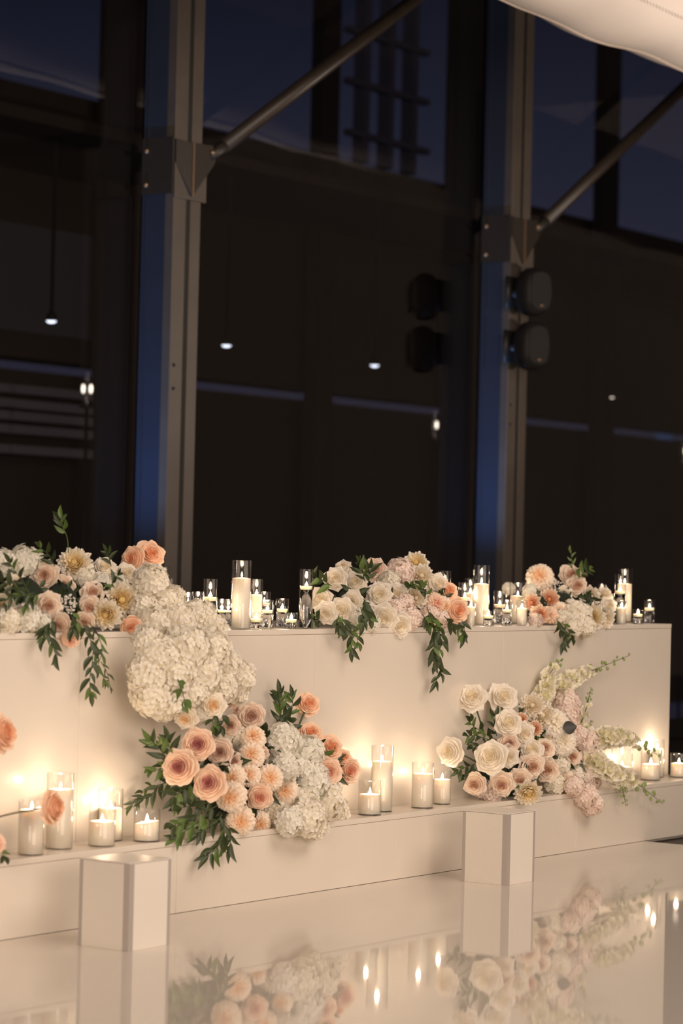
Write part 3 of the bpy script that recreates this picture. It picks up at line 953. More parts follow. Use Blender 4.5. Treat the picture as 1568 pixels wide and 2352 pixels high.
def dahlia_mesh(seed, mat, point=0.3, layers=6):
    r = random.Random(seed)
    m = MB()
    m.ball((0, 0, 0.10), 0.17, 10, 6, tone=0.0, sq=0.8)
    for k in range(26):
        a, b = r.random() * 6.28, 0.05 + 0.13 * r.random()
        m.ball((b * math.cos(a), b * math.sin(a), 0.26 - b * 0.4), 0.028, 5, 3, tone=0.0)
    L = [(7, 0.34, 0.38, 0.13), (9, 0.52, 0.38, 0.16), (10, 0.70, 0.30, 0.19), (11, 0.86, 0.16, 0.21), (11, 1.0, -0.02, 0.23), (9, 1.02, -0.22, 0.24)][:layers]
    for k, (n, rt, zt, hw) in enumerate(L):
        for i in range(n):
            a = k * 0.37 + 2 * math.pi * (i + 0.3 * (r.random() - .5)) / n
            petal(m, a, rt * (0.9 + 0.18 * r.random()), zt + 0.10 * (r.random() - .5), hw * (0.9 + 0.3 * r.random()), point, 0.5, 0.05, zb=-0.35, nu=5, nv=6, ruf=0.03, tone0=0.15 + 0.10 * k, tone1=0.50 + 0.12 * k, r=r, wide=0.68)
    return m.mesh('dahlia', mat)
def floret_mesh(seed, mat):
    r = random.Random(seed)
    m = MB()
    for i in range(5):
        petal(m, 2 * math.pi * i / 5 + r.random() * 0.3, 1.0, 0.15 + 0.25 * r.random(), 0.52, 0.3, 0.3, 0.10, rb=0.05, zb=-0.25, nu=5, nv=5, ruf=0.06, tone0=0.2, tone1=1.0, r=r)
    for i in range(4):
        petal(m, 2 * math.pi * i / 4 + 0.5, 0.42, 0.35, 0.26, 0.3, 0.4, 0.05, rb=0.05, zb=-0.2, nu=4, nv=4, tone0=0.0, tone1=0.5, r=r)
    m.ball((0, 0, -0.2), 0.16, 6, 4, tone=0.0)
    return m.mesh('floret', mat)
def gyp_mesh(seed, mat):
    r = random.Random(seed)
    m = MB()
    for i in range(85):
        d = Vector((r.gauss(0, 1), r.gauss(0, 1), abs(r.gauss(0, 1)))).normalized() * (0.55 + 0.45 * r.random())
        m.ball(tuple(d), 0.07 + 0.04 * r.random(), 6, 4, tone=1.0)
    return m.mesh('gypsophila', mat)

_cache = {}
def cached(key, fn):
    if key not in _cache: _cache[key] = fn()
    return _cache[key]

def facing(tx, ty):
    return (-FW + RT * tx + UP * ty).normalized()
def axis_quat(ax, spin):
    return ax.to_track_quat('Z', 'Y') @ Quaternion((0, 0, 1), spin)

FLC = {'white': 'white', 'ivory': 'ivory', 'blush': 'blush pink', 'toffee': 'pale toffee', 'mauve': 'peach mauve-centred', 'peach': 'peach', 'pinkpeach': 'pinkish peach', 'carn': 'pale peach', 'creamcarn': 'cream', 'hwhite': 'white', 'hcream': 'cream', 'hpink': 'pale pink', 'htaupe': 'pale taupe', 'dahlia': 'cream yellow-centred', 'pdahlia': 'peach', 'delph': 'cream'}
def add_flower(arr, kind, colr, p, rad, ax):
    base = arr.location
    loc = p - base
    q = axis_quat(ax, rnd.random() * 6.28)
    var = rnd.randrange(3)
    mat = M['p_' + colr]
    if kind in ('rose', 'star', 'cup'):
        pt = {'rose': 0.25, 'star': 0.75, 'cup': 0.15}[kind]
        opn = {'rose': 0.8, 'star': 1.3, 'cup': 0.2}[kind]
        bud, outs = cached((kind, colr, var), lambda: rose_parts(11 + var * 7 + len(kind), mat, pt, opn))
        o = put('rose', bud, arr, loc, q, rad)
        for me in outs:
            put('petal', me, o)
    elif kind == 'hyd':
        o = put('hydrangea', cached((kind, colr, var), lambda: hydrangea_mesh(31 + var, mat)), arr, loc, q, rad)
    elif kind == 'carn':
        o = put('carnation', cached((kind, colr, var), lambda: carnation_mesh(51 + var, mat)), arr, loc, q, rad)
    elif kind == 'dah':
        o = put('dahlia', cached((kind, colr, var), lambda: dahlia_mesh(71 + var, mat, 0.35)), arr, loc, q, rad)
    elif kind == 'gyp':
        o = put('gypsophila', cached((kind, colr, var), lambda: gyp_mesh(91 + var, mat)), arr, loc, q, rad)
        o['kind'] = 'stuff'
    o['label'] = FLC[colr] + ' ' + {'hyd': 'hydrangea head', 'carn': 'ruffled bloom', 'dah': 'open dahlia bloom', 'gyp': 'gypsophila'}.get(kind, 'rose')
    return o

# ------------------------------------------------------------------ leaves and sprigs
def leaf_mesh(var, mat, width=0.33, n=8):
    m = MB()
    bend = (0.10, 0.28, -0.15, 0.4)[var % 4]
    side = (0.05, -0.10, 0.12, -0.04)[var % 4]
    rows, tn = [], []
    for j in range(n):
        v = j / (n - 1)
        w = width * 0.5 * (math.sin(math.pi * v ** 0.75) ** 0.9 if 0 < v < 1 else 0) + (0.012 if v == 0 else 0.002)
        cz = -bend * v * v
        cx = side * math.sin(v * math.pi)
        rows.append([(cx - w, v, cz + 0.35 * w), (cx - w * 0.5, v, cz + 0.10 * w), (cx, v, cz), (cx + w * 0.5, v, cz + 0.10 * w), (cx + w, v, cz + 0.35 * w)])
        tn.append([v] * 5)
    m.patch(rows, tn)
    return m.mesh('leaf', mat)
def put_leaf(parent, loc, direction, normal, length, mat='leaf_dark', width=0.33, var=None):
    var = rnd.randrange(4) if var is None else var
    me = cached(('leaf', mat, width, var), lambda: leaf_mesh(var, mat, width))
    y = direction.normalized()
    z = (normal - y * normal.dot(y))
    z = z.normalized() if z.length > 1e-4 else y.orthogonal().normalized()
    x = y.cross(z)
    q = Matrix(((x.x, y.x, z.x), (x.y, y.y, z.y), (x.z, y.z, z.z))).to_quaternion()
    return put('leaf', me, parent, loc, q, length)
def smooth_path(pts, n):
    P = [pts[0] + (pts[0] - pts[1])] + pts + [pts[-1] + (pts[-1] - pts[-2])]
    out = []
    segs = len(pts) - 1
    for i in range(n + 1):
        t = i / n * segs
        k = min(int(t), segs - 1)
        s = t - k
        a, b, c, d = P[k], P[k + 1], P[k + 2], P[k + 3]
        out.append(0.5 * ((2 * b) + (c - a) * s + (2 * a - 5 * b + 4 * c - d) * s * s + (3 * b - a - 3 * c + d) * s ** 3))
    return out
def sprig(arr, pix, Y, nleaf, lpx, mat='leaf_dark', width=0.33, droop=0.25, spread=0.8, stem='stem', start=0.1, name='leafy_sprig', tipleaf=True):
    """pix: (x, y[, extra Y]) points of the stem in the photograph, lying on planes near Y"""
    pts = [on_y(a[0], a[1], Y + (a[2] if len(a) > 2 else 0)) for a in pix]
    base = arr.location
    path = smooth_path(pts, 6 * (len(pts) - 1))
    s = put(name, MB().tube([p - pts[0] for p in path], 0.0017, 5, 0.0009).mesh(name, stem), arr, pts[0] - base)
    L = px2m(lpx, pts[0])
    n = len(path) - 1
    for i in range(nleaf):
        t = start + (0.97 - start) * i / max(1, nleaf - 1)
        k = min(int(t * n), n - 1)
        p = path[k].lerp(path[k + 1], t * n - k)
        tg = (path[min(k + 2, n)] - path[max(k - 1, 0)]).normalized()
        side = tg.cross(-FW).normalized() * (1 if i % 2 else -1)
        d = tg * (0.75 + 0.4 * rnd.random()) + side * spread * (0.7 + 0.6 * rnd.random()) - FW * (rnd.random() - 0.35) * 0.7 + Vector((0, 0, -droop))
        nm = -FW + UP * 0.35 + RT * (rnd.random() - 0.5) * 1.1 + UP * (rnd.random() - 0.5) * 0.7
        put_leaf(s, p - pts[0], d, nm, L * (0.75 + 0.5 * rnd.random()) * (1.0 if t < 0.8 else 0.85), mat if rnd.random() < 0.72 else ('leaf_mid' if mat == 'leaf_dark' else 'leaf_dark'), width)
    if tipleaf:
        tg = (path[-1] - path[-3]).normalized()
        put_leaf(s, path[-1] - pts[0], tg + Vector((0, 0, -droop * 0.3)), -FW + UP * 0.3, L, mat, width)
    return s
def spike(arr, pix, Y, nf, fpx, colr='delph', buds=8, lo=0.0, hi=0.72, name='flower_spike'):
    pts = [on_y(a[0], a[1], Y + (a[2] if len(a) > 2 else 0)) for a in pix]
    path = smooth_path(pts, 8 * (len(pts) - 1))
    n = len(path) - 1
    m = MB().tube([p - pts[0] for p in path], 0.0024, 6, 0.0010)
    s = put(name, m.mesh(name, 'stem'), arr, pts[0] - arr.location)
    R = px2m(fpx, pts[0])
    def at(t):
        k = min(int(t * n), n - 1)
        return path[k].lerp(path[k + 1], t * n - k), (path[min(k + 1, n)] - path[max(k - 1, 0)]).normalized()
    for i in range(nf):
        t = lo + (hi - lo) * (i + 0.5) / nf
        p, tg = at(t)
        a = i * 2.4
        o1 = tg.orthogonal().normalized()
        o2 = tg.cross(o1)
        out = (o1 * math.cos(a) + o2 * math.sin(a))
        out = (out - FW * 0.35 + tg * 0.35).normalized()
        r = R * (1.0 - 0.45 * i / nf) * (0.85 + 0.3 * rnd.random())
        v = rnd.randrange(3)
        me = cached(('floret', colr, v), lambda: floret_mesh(131 + v, M['p_' + colr]))
        put('floret', me, s, p - pts[0] + out * r * 0.75, axis_quat(out, rnd.random() * 6.28), r)
    b = MB()
    for i in range(buds):
        t = hi + (1.0 - hi) * (i + 0.3) / buds
        p, tg = at(min(t, 1.0))
        a = i * 2.4
        o1 = tg.orthogonal().normalized()
        o2 = tg.cross(o1)
        out = (o1 * math.cos(a) + o2 * math.sin(a) + tg * 0.5).normalized()
        r = R * 0.19 * (1.15 - 0.6 * i / buds)
        q = p - pts[0]
        b.tube([q, q + out * r * 2.0], 0.0008, 4)
        b.ball(tuple(q + out * r * 2.6), r, 7, 5, sq=1.25)
    if buds:
        put('buds', b.mesh('buds', 'leaf_pale'), s)
    return s
def stem_to(fl, arr, p, q, rad=0.0028, mat='stem'):
    """a stem from the flower centre p down to the point q, part of the flower"""
    inv = fl.rotation_quaternion.inverted()
    sca = 1.0 / fl.scale[0]
    mid = p.lerp(q, 0.5) + Vector((0, 0, 0.006))
    pts = [inv @ ((a - p) * sca) for a in smooth_path([p, mid, q], 10)]
    put('stem', MB().tube(pts, rad * sca, 7).mesh('stem', mat), fl)
    m = MB()
    for i in range(5):
        a = i * 1.2566
        petal(m, a, 0.5, -0.32, 0.13, 0.8, 0.2, -0.05, rb=0.03, zb=-0.48, nu=3, nv=5)
    put('calyx', m.mesh('calyx', 'leaf_mid'), fl)
def foliage_core(arr, blobs, leaves=60, leafpx=36, wide=0.34):
    """dark filler greenery inside an arrangement: foam mound plus short leaves"""
    base = arr.location
    m, lm = MB(), MB()
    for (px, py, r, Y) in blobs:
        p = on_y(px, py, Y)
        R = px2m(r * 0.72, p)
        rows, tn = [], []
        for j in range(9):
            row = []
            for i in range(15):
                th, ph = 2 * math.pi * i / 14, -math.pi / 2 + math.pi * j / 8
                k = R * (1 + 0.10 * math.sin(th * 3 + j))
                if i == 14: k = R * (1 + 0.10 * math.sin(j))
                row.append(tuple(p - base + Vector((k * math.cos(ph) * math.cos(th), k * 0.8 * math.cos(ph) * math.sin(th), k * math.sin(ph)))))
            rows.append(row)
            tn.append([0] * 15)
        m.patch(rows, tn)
        for i in range(leaves // len(blobs)):
            d = Vector((rnd.gauss(0, 1), -abs(rnd.gauss(0, 1)), rnd.gauss(0, 1))).normalized()
            st = p - base + d * R * 0.9
            dr = (d + Vector((rnd.gauss(0, .6), rnd.gauss(0, .6), rnd.gauss(0, .6)))).normalized()
            L = px2m(leafpx, p) * (0.7 + 0.6 * rnd.random())
            nm = (-FW + d * 0.5).normalized()
            x = dr.cross(nm)
            x = x.normalized() if x.length > 1e-3 else dr.orthogonal()
            rows = []
            for (v, w) in ((0, 0.05), (0.3, 0.85), (0.6, 0.8), (1.0, 0.03)):
                c = st + dr * (L * v) - Vector((0, 0, 0.15 * L * v * v))
                rows.append([tuple(c - x * (L * wide * 0.5 * w) + nm * 0.003), tuple(c), tuple(c + x * (L * wide * 0.5 * w) + nm * 0.003)])
            lm.patch(rows, [[0] * 3] * 4)
    put('floral_foam', m.mesh('floral_foam', 'foam'), arr)
    o = put('filler_leaves', lm.mesh('filler_leaves', 'leaf_dark'), arr)
    o['kind'] = 'stuff'

# ------------------------------------------------------------------ the flower arrangements
def edge_y(x):
    return 1455.4 - 0.0144 * x
def y_top(px, py, r):
    rm = px2m(r, on_y(px, py, Y1))
    dy = edge_y(px) - py
    if dy > r:
        return Y1 + 0.02 + 0.0019 * (dy - r)
    if dy > 0:
        return Y1 - rm * 0.55 + (rm * 0.55 + 0.02) * dy / r
    return Y1 - rm * 0.95
def bulge(cx, cy, ex, ey, amt):
    def f(px, py, r):
        rm = px2m(r, on_y(px, py, Y1))
        k = max(0.0, 1 - ((px - cx) / ex) ** 2 - ((py - cy) / ey) ** 2)
        Y = Y1 - rm * 0.95 - amt * k
        if on_y(px, py, Y).z < ZL + rm * 0.5:      # hangs over the front edge of the ledge
            Y = min(Y, Y0 - rm * 0.85)
        return Y
    return f
def arrange(name, label, base, yf, centre, ext, flowers, group=None, face=0.75, lift=0.12):
    a = empty(name, base)
    tag(a, label, 'flowers', group)
    out = []
    for fl in flowers:
        kind, colr, px, py, r = fl[:5]
        tx, ty = fl[5] if len(fl) > 5 and fl[5] else ((px - centre[0]) / ext[0] * face, (centre[1] - py) / ext[1] * face + lift)
        dY = fl[6] if len(fl) > 6 else 0.0
        tx += rnd.uniform(-0.15, 0.15)
        ty += rnd.uniform(-0.12, 0.12)
        p = on_y(px, py, yf(px, py, r) + dY)
        o = add_flower(a, kind, colr, p, px2m(r * 1.06, p), facing(tx, ty))
        out.append((o, p))
    return a, out

# --- 1. tabletop, left
T1F = [
    ('hyd', 'hwhite', 56, 1292, 36), ('hyd', 'hwhite', 8, 1294, 30), ('hyd', 'hcream', -40, 1310, 34), ('rose', 'blush', -35, 1365, 30),
    ('hyd', 'hwhite', -30, 1415, 34), ('dah', 'dahlia', 171, 1293, 40), ('star', 'white', 239, 1306, 27), ('star', 'white', 290, 1318, 25),
    ('hyd', 'hwhite', 232, 1342, 25), ('hyd', 'hwhite', 268, 1338, 22), ('hyd', 'hcream', 195, 1325, 22),
    ('star', 'blush', 104, 1322, 31, (-0.1, 0.2)), ('rose', 'blush', 146, 1346, 26, (0.2, 0.1)), ('star', 'blush', 109, 1390, 30, (0.1, -0.15)),
    ('rose', 'blush', 211, 1362, 28, (0.1, 0.2)), ('rose', 'blush', 206, 1394, 29, (0.1, -0.1)), ('rose', 'blush', 138, 1431, 27, (-0.2, -0.4)),
    ('rose', 'blush', 196, 1424, 22, (0, -0.5)), ('carn', 'pinkpeach', 163, 1466, 20, (0.1, -0.5)),
    ('dah', 'dahlia', 280, 1378, 43, (0.25, 0.0)), ('dah', 'dahlia', 243, 1412, 37, (-0.2, -0.2)),
    ('cup', 'peach', 306, 1286, 31, (-0.5, 0.25)), ('rose', 'peach', 343, 1276, 36, (0.35, 0.45)), ('cup', 'peach', 300, 1436, 26, (0.5, -0.45)),
    ('rose', 'ivory', 8, 1392, 30), ('hyd', 'hcream', 18, 1424, 32), ('hyd', 'hwhite', 62, 1420, 33), ('hyd', 'hwhite', 92, 1430, 24),
    ('star', 'ivory', 40, 1345, 26, (0, 0), 0.05),
    ('gyp', 'hwhite', 155, 1386, 25, (0, 0), -0.03), ('gyp', 'hwhite', 138, 1312, 18), ('gyp', 'hwhite', 205, 1322, 20), ('gyp', 'hwhite', 252, 1345, 18),
]
t1, _ = arrange('tabletop_flowers', 'blush rose and white dahlia garland at the left end of the tabletop', (5.95, Y1 + 0.15, ZT), y_top, (160, 1370), (260, 150), T1F, 'flower arrangements')
foliage_core(t1, [(-20, 1385, 55, Y1 + 0.17), (60, 1370, 58, Y1 + 0.17), (140, 1380, 55, Y1 + 0.16), (220, 1380, 55, Y1 + 0.16), (290, 1375, 50, Y1 + 0.17)], 80, 30)
sprig(t1, [(60, 1372), (30, 1350), (5, 1335), (-20, 1340)], Y1 - 0.02, 9, 36, droop=0.2)
sprig(t1, [(70, 1370), (55, 1340), (35, 1312), (22, 1292)], Y1 + 0.0, 8, 32, droop=0.0)
sprig(t1, [(80, 1362), (48, 1368), (20, 1374), (0, 1395)], Y1 - 0.03, 8, 34, droop=0.5)
sprig(t1, [(90, 1365), (70, 1372), (62, 1390)], Y1 - 0.03, 5, 30, 'leaf_mid', droop=0.5)
sprig(t1, [(125, 1420), (112, 1440), (118, 1470), (128, 1505)], Y1 - 0.055, 8, 38, droop=0.55)
sprig(t1, [(112, 1430), (104, 1445), (100, 1465)], Y1 - 0.055, 4, 34, droop=0.5)
sprig(t1, [(190, 1425), (195, 1448), (212, 1480), (212, 1520), (206, 1560), (208, 1592)], Y1 - 0.06, 15, 36, droop=0.6)
sprig(t1, [(205, 1430), (222, 1455), (235, 1490), (226, 1530), (240, 1560)], Y1 - 0.05, 12, 34, 'leaf_mid', droop=0.6, width=0.24)
sprig(t1, [(232, 1520), (246, 1545), (252, 1575)], Y1 - 0.05, 5, 22, droop=0.6, width=0.18, stem='stem_brown')
sprig(t1, [(165, 1405), (172, 1425), (168, 1445)], Y1 - 0.06, 5, 34, droop=0.5, width=0.4)
sprig(t1, [(157, 1270, 0.2), (154, 1235, 0.2), (142, 1205, 0.2), (140, 1190, 0.2)], Y1, 7, 30, 'leaf_mid', droop=-0.2, stem='leaf_mid', width=0.36, start=0.45)
sprig(t1, [(125, 1300, 0.18), (112, 1275, 0.18), (92, 1258, 0.18)], Y1, 6, 28, droop=-0.1)
sprig(t1, [(255, 1300, 0.18), (250, 1280, 0.18), (245, 1268, 0.18)], Y1, 5, 24, droop=0.1)
sprig(t1, [(262, 1350), (258, 1335), (272, 1322)], Y1 + 0.06, 5, 26, droop=0.1)

# --- 2. the hydrangea cascade pouring over the table edge
def y_cas(px, py, r):
    rm = px2m(r, on_y(px, py, Y1))
    if py < 1400: return Y1 + 0.03
    if py < 1450: return Y1 + 0.03 - (py - 1400) / 50 * (rm * 0.9 + 0.05)
    k = max(0, 1 - ((px - 430) / 150) ** 2)
    return Y1 - rm * 0.9 - 0.075 * k - 0.03
CAF = [('hyd', 'hcream', x, y, r) for (x, y, r) in (
    (345, 1338, 40), (375, 1382, 38), (328, 1395, 32), (398, 1372, 26), (352, 1430, 36), (405, 1425, 42), (452, 1422, 42), (484, 1448, 36), (338, 1470, 34),
    (360, 1505, 46), (425, 1490, 48), (485, 1492, 42), (338, 1545, 44), (400, 1550, 46), (462, 1548, 44), (516, 1528, 36), (548, 1556, 36),
    (348, 1598, 44), (392, 1604, 40), (436, 1590, 38), (505, 1578, 36), (330, 1575, 34), (372, 1628, 28), (462, 1604, 26), (545, 1590, 26))]
CAF += [('star', 'ivory', 487, 1621, 30, (0.2, 0.05), -0.05), ('star', 'ivory', 426, 1648, 27, (-0.3, -0.35), -0.03), ('hyd', 'hwhite', 455, 1640, 24),
        ('rose', 'ivory', 520, 1595, 20, (0.3, 0.3), -0.02)]
ca, _ = arrange('cascade_flowers', 'cream hydrangea cascade spilling from the tabletop down the table front', (6.55, Y1 - 0.06, 0.70), y_cas, (420, 1500), (160, 190), CAF, 'flower arrangements', 0.6, 0.1)
foliage_core(ca, [(370, 1500, 42, Y1 - 0.075), (430, 1530, 48, Y1 - 0.085), (490, 1530, 40, Y1 - 0.075), (380, 1580, 42, Y1 - 0.075), (470, 1600, 34, Y1 - 0.075)], 50, 26)
sprig(ca, [(408, 1560), (415, 1580), (424, 1608)], Y1 - 0.21, 3, 34, 'leaf_mid', droop=0.5, width=0.5)
sprig(ca, [(495, 1640), (488, 1655), (490, 1668)], Y1 - 0.19, 4, 30, droop=0.4, width=0.45)
sprig(ca, [(510, 1640), (512, 1655), (506, 1668)], Y1 - 0.19, 3, 26, droop=0.4, width=0.5)

# --- 3. ledge, left: peach roses, carnations, white hydrangeas
yL = bulge(585, 1790, 300, 190, 0.13)
LF = [
    ('rose', 'mauve', 454, 1710, 38, (-0.05, 0.2), -0.04), ('rose', 'mauve', 413, 1762, 42, (-0.2, 0.15), -0.04), ('rose', 'mauve', 482, 1799, 40, (-0.1, 0.15), -0.07),
    ('rose', 'toffee', 576, 1644, 32, (0.1, 0.1)), ('rose', 'toffee', 527, 1666, 24, (0, 0.1)), ('cup', 'toffee', 527, 1612, 16, (0, 0.3)), ('cup', 'toffee', 545, 1632, 14, (0.2, 0.2)),
    ('rose', 'toffee', 506, 1727, 31, (0, 0.1)), ('rose', 'toffee', 536, 1748, 21, (0.1, 0)), ('rose', 'toffee', 600, 1730, 18, (0.2, 0)), ('rose', 'pinkpeach', 596, 1830, 30, (0, 0), -0.03),
    ('carn', 'carn', 580, 1697, 27), ('carn', 'carn', 578, 1736, 28), ('carn', 'carn', 537, 1786, 27), ('carn', 'carn', 572, 1780, 25),
    ('carn', 'carn', 617, 1787, 29, (0.1, 0.1), -0.02), ('carn', 'carn', 532, 1830, 33, (-0.1, -0.1), -0.03), ('carn', 'carn', 654, 1816, 28, (0.1, 0)),
    ('carn', 'carn', 552, 1884, 31, (0, -0.15), -0.03), ('carn', 'carn', 596, 1888, 24, (0.1, -0.2)), ('carn', 'creamcarn', 636, 1868, 30),
    ('hyd', 'hwhite', 648, 1703, 40), ('hyd', 'hwhite', 703, 1728, 38), ('hyd', 'hwhite', 655, 1758, 36), ('hyd', 'hwhite', 713, 1796, 42), ('hyd', 'hwhite', 690, 1762, 30),
    ('hyd', 'hcream', 742, 1845, 43), ('hyd', 'hcream', 702, 1878, 40), ('hyd', 'hwhite', 664, 1886, 32), ('hyd', 'hcream', 745, 1815, 34), ('hyd', 'hcream', 690, 1838, 36),
    ('hyd', 'hcream', 768, 1862, 32), ('hyd', 'hcream', 720, 1898, 30),
    ('rose', 'peach', 707, 1619, 29, (0.45, 0.5), 0.02), ('cup', 'peach', 712, 1686, 29, (0.4, 0.6)), ('cup', 'peach', 757, 1718, 31, (0.5, 0.3)),
    ('rose', 'pinkpeach', 752, 1771, 33, (0.25, 0.0), -0.03), ('rose', 'pinkpeach', 799, 1769, 32, (0.4, -0.05)), ('cup', 'peach', 786, 1742, 22, (0.5, 0.3)),
    ('hyd', 'hcream', 548, 1690, 20, None, 0.03), ('hyd', 'hcream', 512, 1692, 22, None, 0.05),
]
lf, lo_ = arrange('ledge_flowers', 'peach rose, carnation and white hydrangea arrangement on the ledge', (7.0, Y1 - 0.09, ZL), yL, (590, 1780), (240, 170), LF, 'flower arrangements')
for o, p in lo_:
    if abs(p.z - on_y(707, 1619, p.y).z) < 1e-3 and o.name.startswith('rose'):
        stem_to(o, lf, p, on_y(677, 1692, p.y - 0.01), 0.0036)
foliage_core(lf, [(430, 1790, 46, Y1 - 0.09), (500, 1770, 58, Y1 - 0.10), (500, 1850, 52, Y1 - 0.10), (580, 1800, 62, Y1 - 0.11), (660, 1800, 60, Y1 - 0.10), (730, 1770, 40, Y1 - 0.08), (590, 1700, 42, Y1 - 0.08)], 220, 42, 0.34)
sprig(lf, [(400, 1762), (378, 1735), (360, 1712), (350, 1700)], Y1 - 0.13, 9, 40, 'leaf_mid', droop=0.0)
sprig(lf, [(400, 1755), (392, 1725), (385, 1700)], Y1 - 0.11, 7, 38, droop=-0.1)
sprig(lf, [(395, 1765), (370, 1765), (350, 1770)], Y1 - 0.12, 5, 36, 'leaf_mid', droop=0.3)
sprig(lf, [(400, 1795), (375, 1800), (352, 1820), (330, 1835)], Y1 - 0.12, 8, 38, droop=0.3, width=0.26)
sprig(lf, [(375, 1800), (340, 1812), (318, 1830), (305, 1850)], Y1 - 0.05, 8, 34, droop=0.3, width=0.25, stem='stem_brown')
sprig(lf, [(440, 1800), (420, 1815), (400, 1830)], Y1 - 0.16, 7, 44, droop=0.3)
sprig(lf, [(500, 1850), (460, 1870), (425, 1885), (400, 1895)], Y1 - 0.19, 9, 44, droop=0.25)
sprig(lf, [(480, 1870), (445, 1895), (420, 1912), (405, 1920)], Y1 - 0.19, 8, 40, 'leaf_mid', droop=0.3)
sprig(lf, [(490, 1840), (450, 1850), (415, 1855)], Y1 - 0.17, 7, 42, droop=0.25)
sprig(lf, [(510, 1870), (495, 1890), (470, 1905), (455, 1915)], Y1 - 0.20, 7, 42, 'leaf_dark', droop=0.4)
sprig(lf, [(515, 1890), (512, 1915), (500, 1945), (478, 1968)], Y1 - 0.225, 10, 44, droop=0.5, width=0.26)
sprig(lf, [(525, 1895), (530, 1920), (528, 1945)], Y1 - 0.22, 6, 40, droop=0.5, width=0.26)
sprig(lf, [(640, 1680), (645, 1650), (642, 1615), (640, 1592)], Y1 - 0.06, 12, 34, droop=-0.1, width=0.34)
sprig(lf, [(650, 1680), (665, 1650), (672, 1620), (670, 1600)], Y1 - 0.05, 9, 30, droop=-0.1, width=0.34)
sprig(lf, [(655, 1690), (662, 1672), (668, 1662)], Y1 - 0.08, 5, 30, droop=0.2, width=0.45)
sprig(lf, [(740, 1745), (745, 1728), (738, 1712)], Y1 - 0.12, 4, 24, droop=0.2, width=0.45)

# --- 4. tabletop, centre
T2F = [
    ('star', 'white', 771, 1330, 27, (-0.1, 0.15)), ('star', 'white', 786, 1305, 20), ('star', 'white', 815, 1338, 26, (0, 0.15)), ('star', 'white', 738, 1375, 25, (-0.2, 0)),
    ('star', 'white', 749, 1408, 25, (-0.15, -0.1)), ('star', 'white', 786, 1402, 28, (-0.1, -0.1)), ('star', 'white', 808, 1380, 24), ('star', 'white', 871, 1366, 29, (0, 0.1)),
    ('rose', 'white', 909, 1366, 29, (0.05, 0.1)), ('star', 'white', 882, 1417, 30, (0, -0.1)), ('star', 'white', 919, 1434, 28, (0.1, -0.35)), ('star', 'white', 1004, 1344, 27, (0.3, 0.15)),
    ('star', 'toffee', 860, 1308, 25, (-0.1, 0.35)), ('hyd', 'hpink', 918, 1314, 30), ('hyd', 'hcream', 893, 1335, 24), ('hyd', 'hpink', 941, 1420, 26), ('hyd', 'hpink', 928, 1390, 24), ('hyd', 'hpink', 908, 1400, 22),
    ('dah', 'dahlia', 955, 1294, 31, (0.1, 0.5)), ('dah', 'white', 968, 1322, 28, (0.2, 0.25)), ('dah', 'white', 955, 1373, 29, (0.1, 0)),
    ('hyd', 'hwhite', 823, 1425, 25), ('hyd', 'hwhite', 852, 1432, 20), ('hyd', 'hwhite', 845, 1400, 18, None, 0.06),
    ('cup', 'peach', 1027, 1360, 26, (0.6, 0.25)), ('rose', 'peach', 1049, 1401, 30, (0.45, -0.05)), ('carn', 'pinkpeach', 996, 1386, 23), ('carn', 'carn', 1016, 1391, 20), ('hyd', 'hpink', 985, 1415, 22), ('hyd', 'hpink', 1012, 1424, 20),
]
t2, _ = arrange('tabletop_flowers', 'white rose arrangement with trailing vines at the centre of the tabletop', (7.75, Y1 + 0.1, ZT), y_top, (890, 1375), (190, 110), T2F, 'flower arrangements')
foliage_core(t2, [(745, 1390, 36, Y1 + 0.14), (800, 1385, 44, Y1 + 0.14), (870, 1385, 48, Y1 + 0.14), (940, 1385, 46, Y1 + 0.14), (1005, 1395, 34, Y1 + 0.14)], 80, 30, 0.36)
sprig(t2, [(785, 1415), (790, 1440), (806, 1462), (808, 1490)], Y1 - 0.05, 9, 34, droop=0.55)
sprig(t2, [(778, 1412), (775, 1430), (782, 1450)], Y1 - 0.05, 6, 30, droop=0.5)
sprig(t2, [(800, 1430), (815, 1452), (822, 1475)], Y1 - 0.05, 4, 28, 'leaf_mid', droop=0.5)
sprig(t2, [(835, 1375), (842, 1400), (848, 1420)], Y1 - 0.06, 6, 34, droop=0.4, width=0.36)
sprig(t2, [(828, 1395), (832, 1415), (830, 1430)], Y1 - 0.06, 4, 32, droop=0.5, width=0.36)
sprig(t2, [(968, 1410), (985, 1430), (1000, 1455), (995, 1485), (1000, 1515)], Y1 - 0.055, 15, 34, droop=0.5)
sprig(t2, [(980, 1395), (990, 1420), (1005, 1440), (1012, 1470), (1008, 1505)], Y1 - 0.065, 14, 32, droop=0.5)
sprig(t2, [(1000, 1510), (1006, 1530), (1012, 1545), (1000, 1565)], Y1 - 0.05, 7, 30, droop=0.5)
sprig(t2, [(1020, 1415), (1035, 1432), (1052, 1440), (1064, 1455)], Y1 - 0.06, 8, 32, droop=0.5)
sprig(t2, [(1060, 1425), (1066, 1440), (1062, 1460)], Y1 - 0.05, 4, 30, droop=0.5)
sprig(t2, [(838, 1335), (832, 1315), (825, 1298)], Y1 + 0.10, 6, 32, droop=0.0)
sprig(t2, [(845, 1340), (850, 1320), (846, 1305)], Y1 + 0.08, 6, 32, droop=0.1)
sprig(t2, [(760, 1345), (740, 1332), (725, 1325)], Y1 + 0.08, 6, 30, droop=0.1, width=0.42)
sprig(t2, [(735, 1400), (722, 1410), (720, 1425)], Y1 + 0.02, 3, 26, droop=0.3, width=0.42)
sprig(t2, [(935, 1355), (945, 1345), (955, 1340)], Y1 + 0.05, 5, 26, droop=0.1, width=0.4)
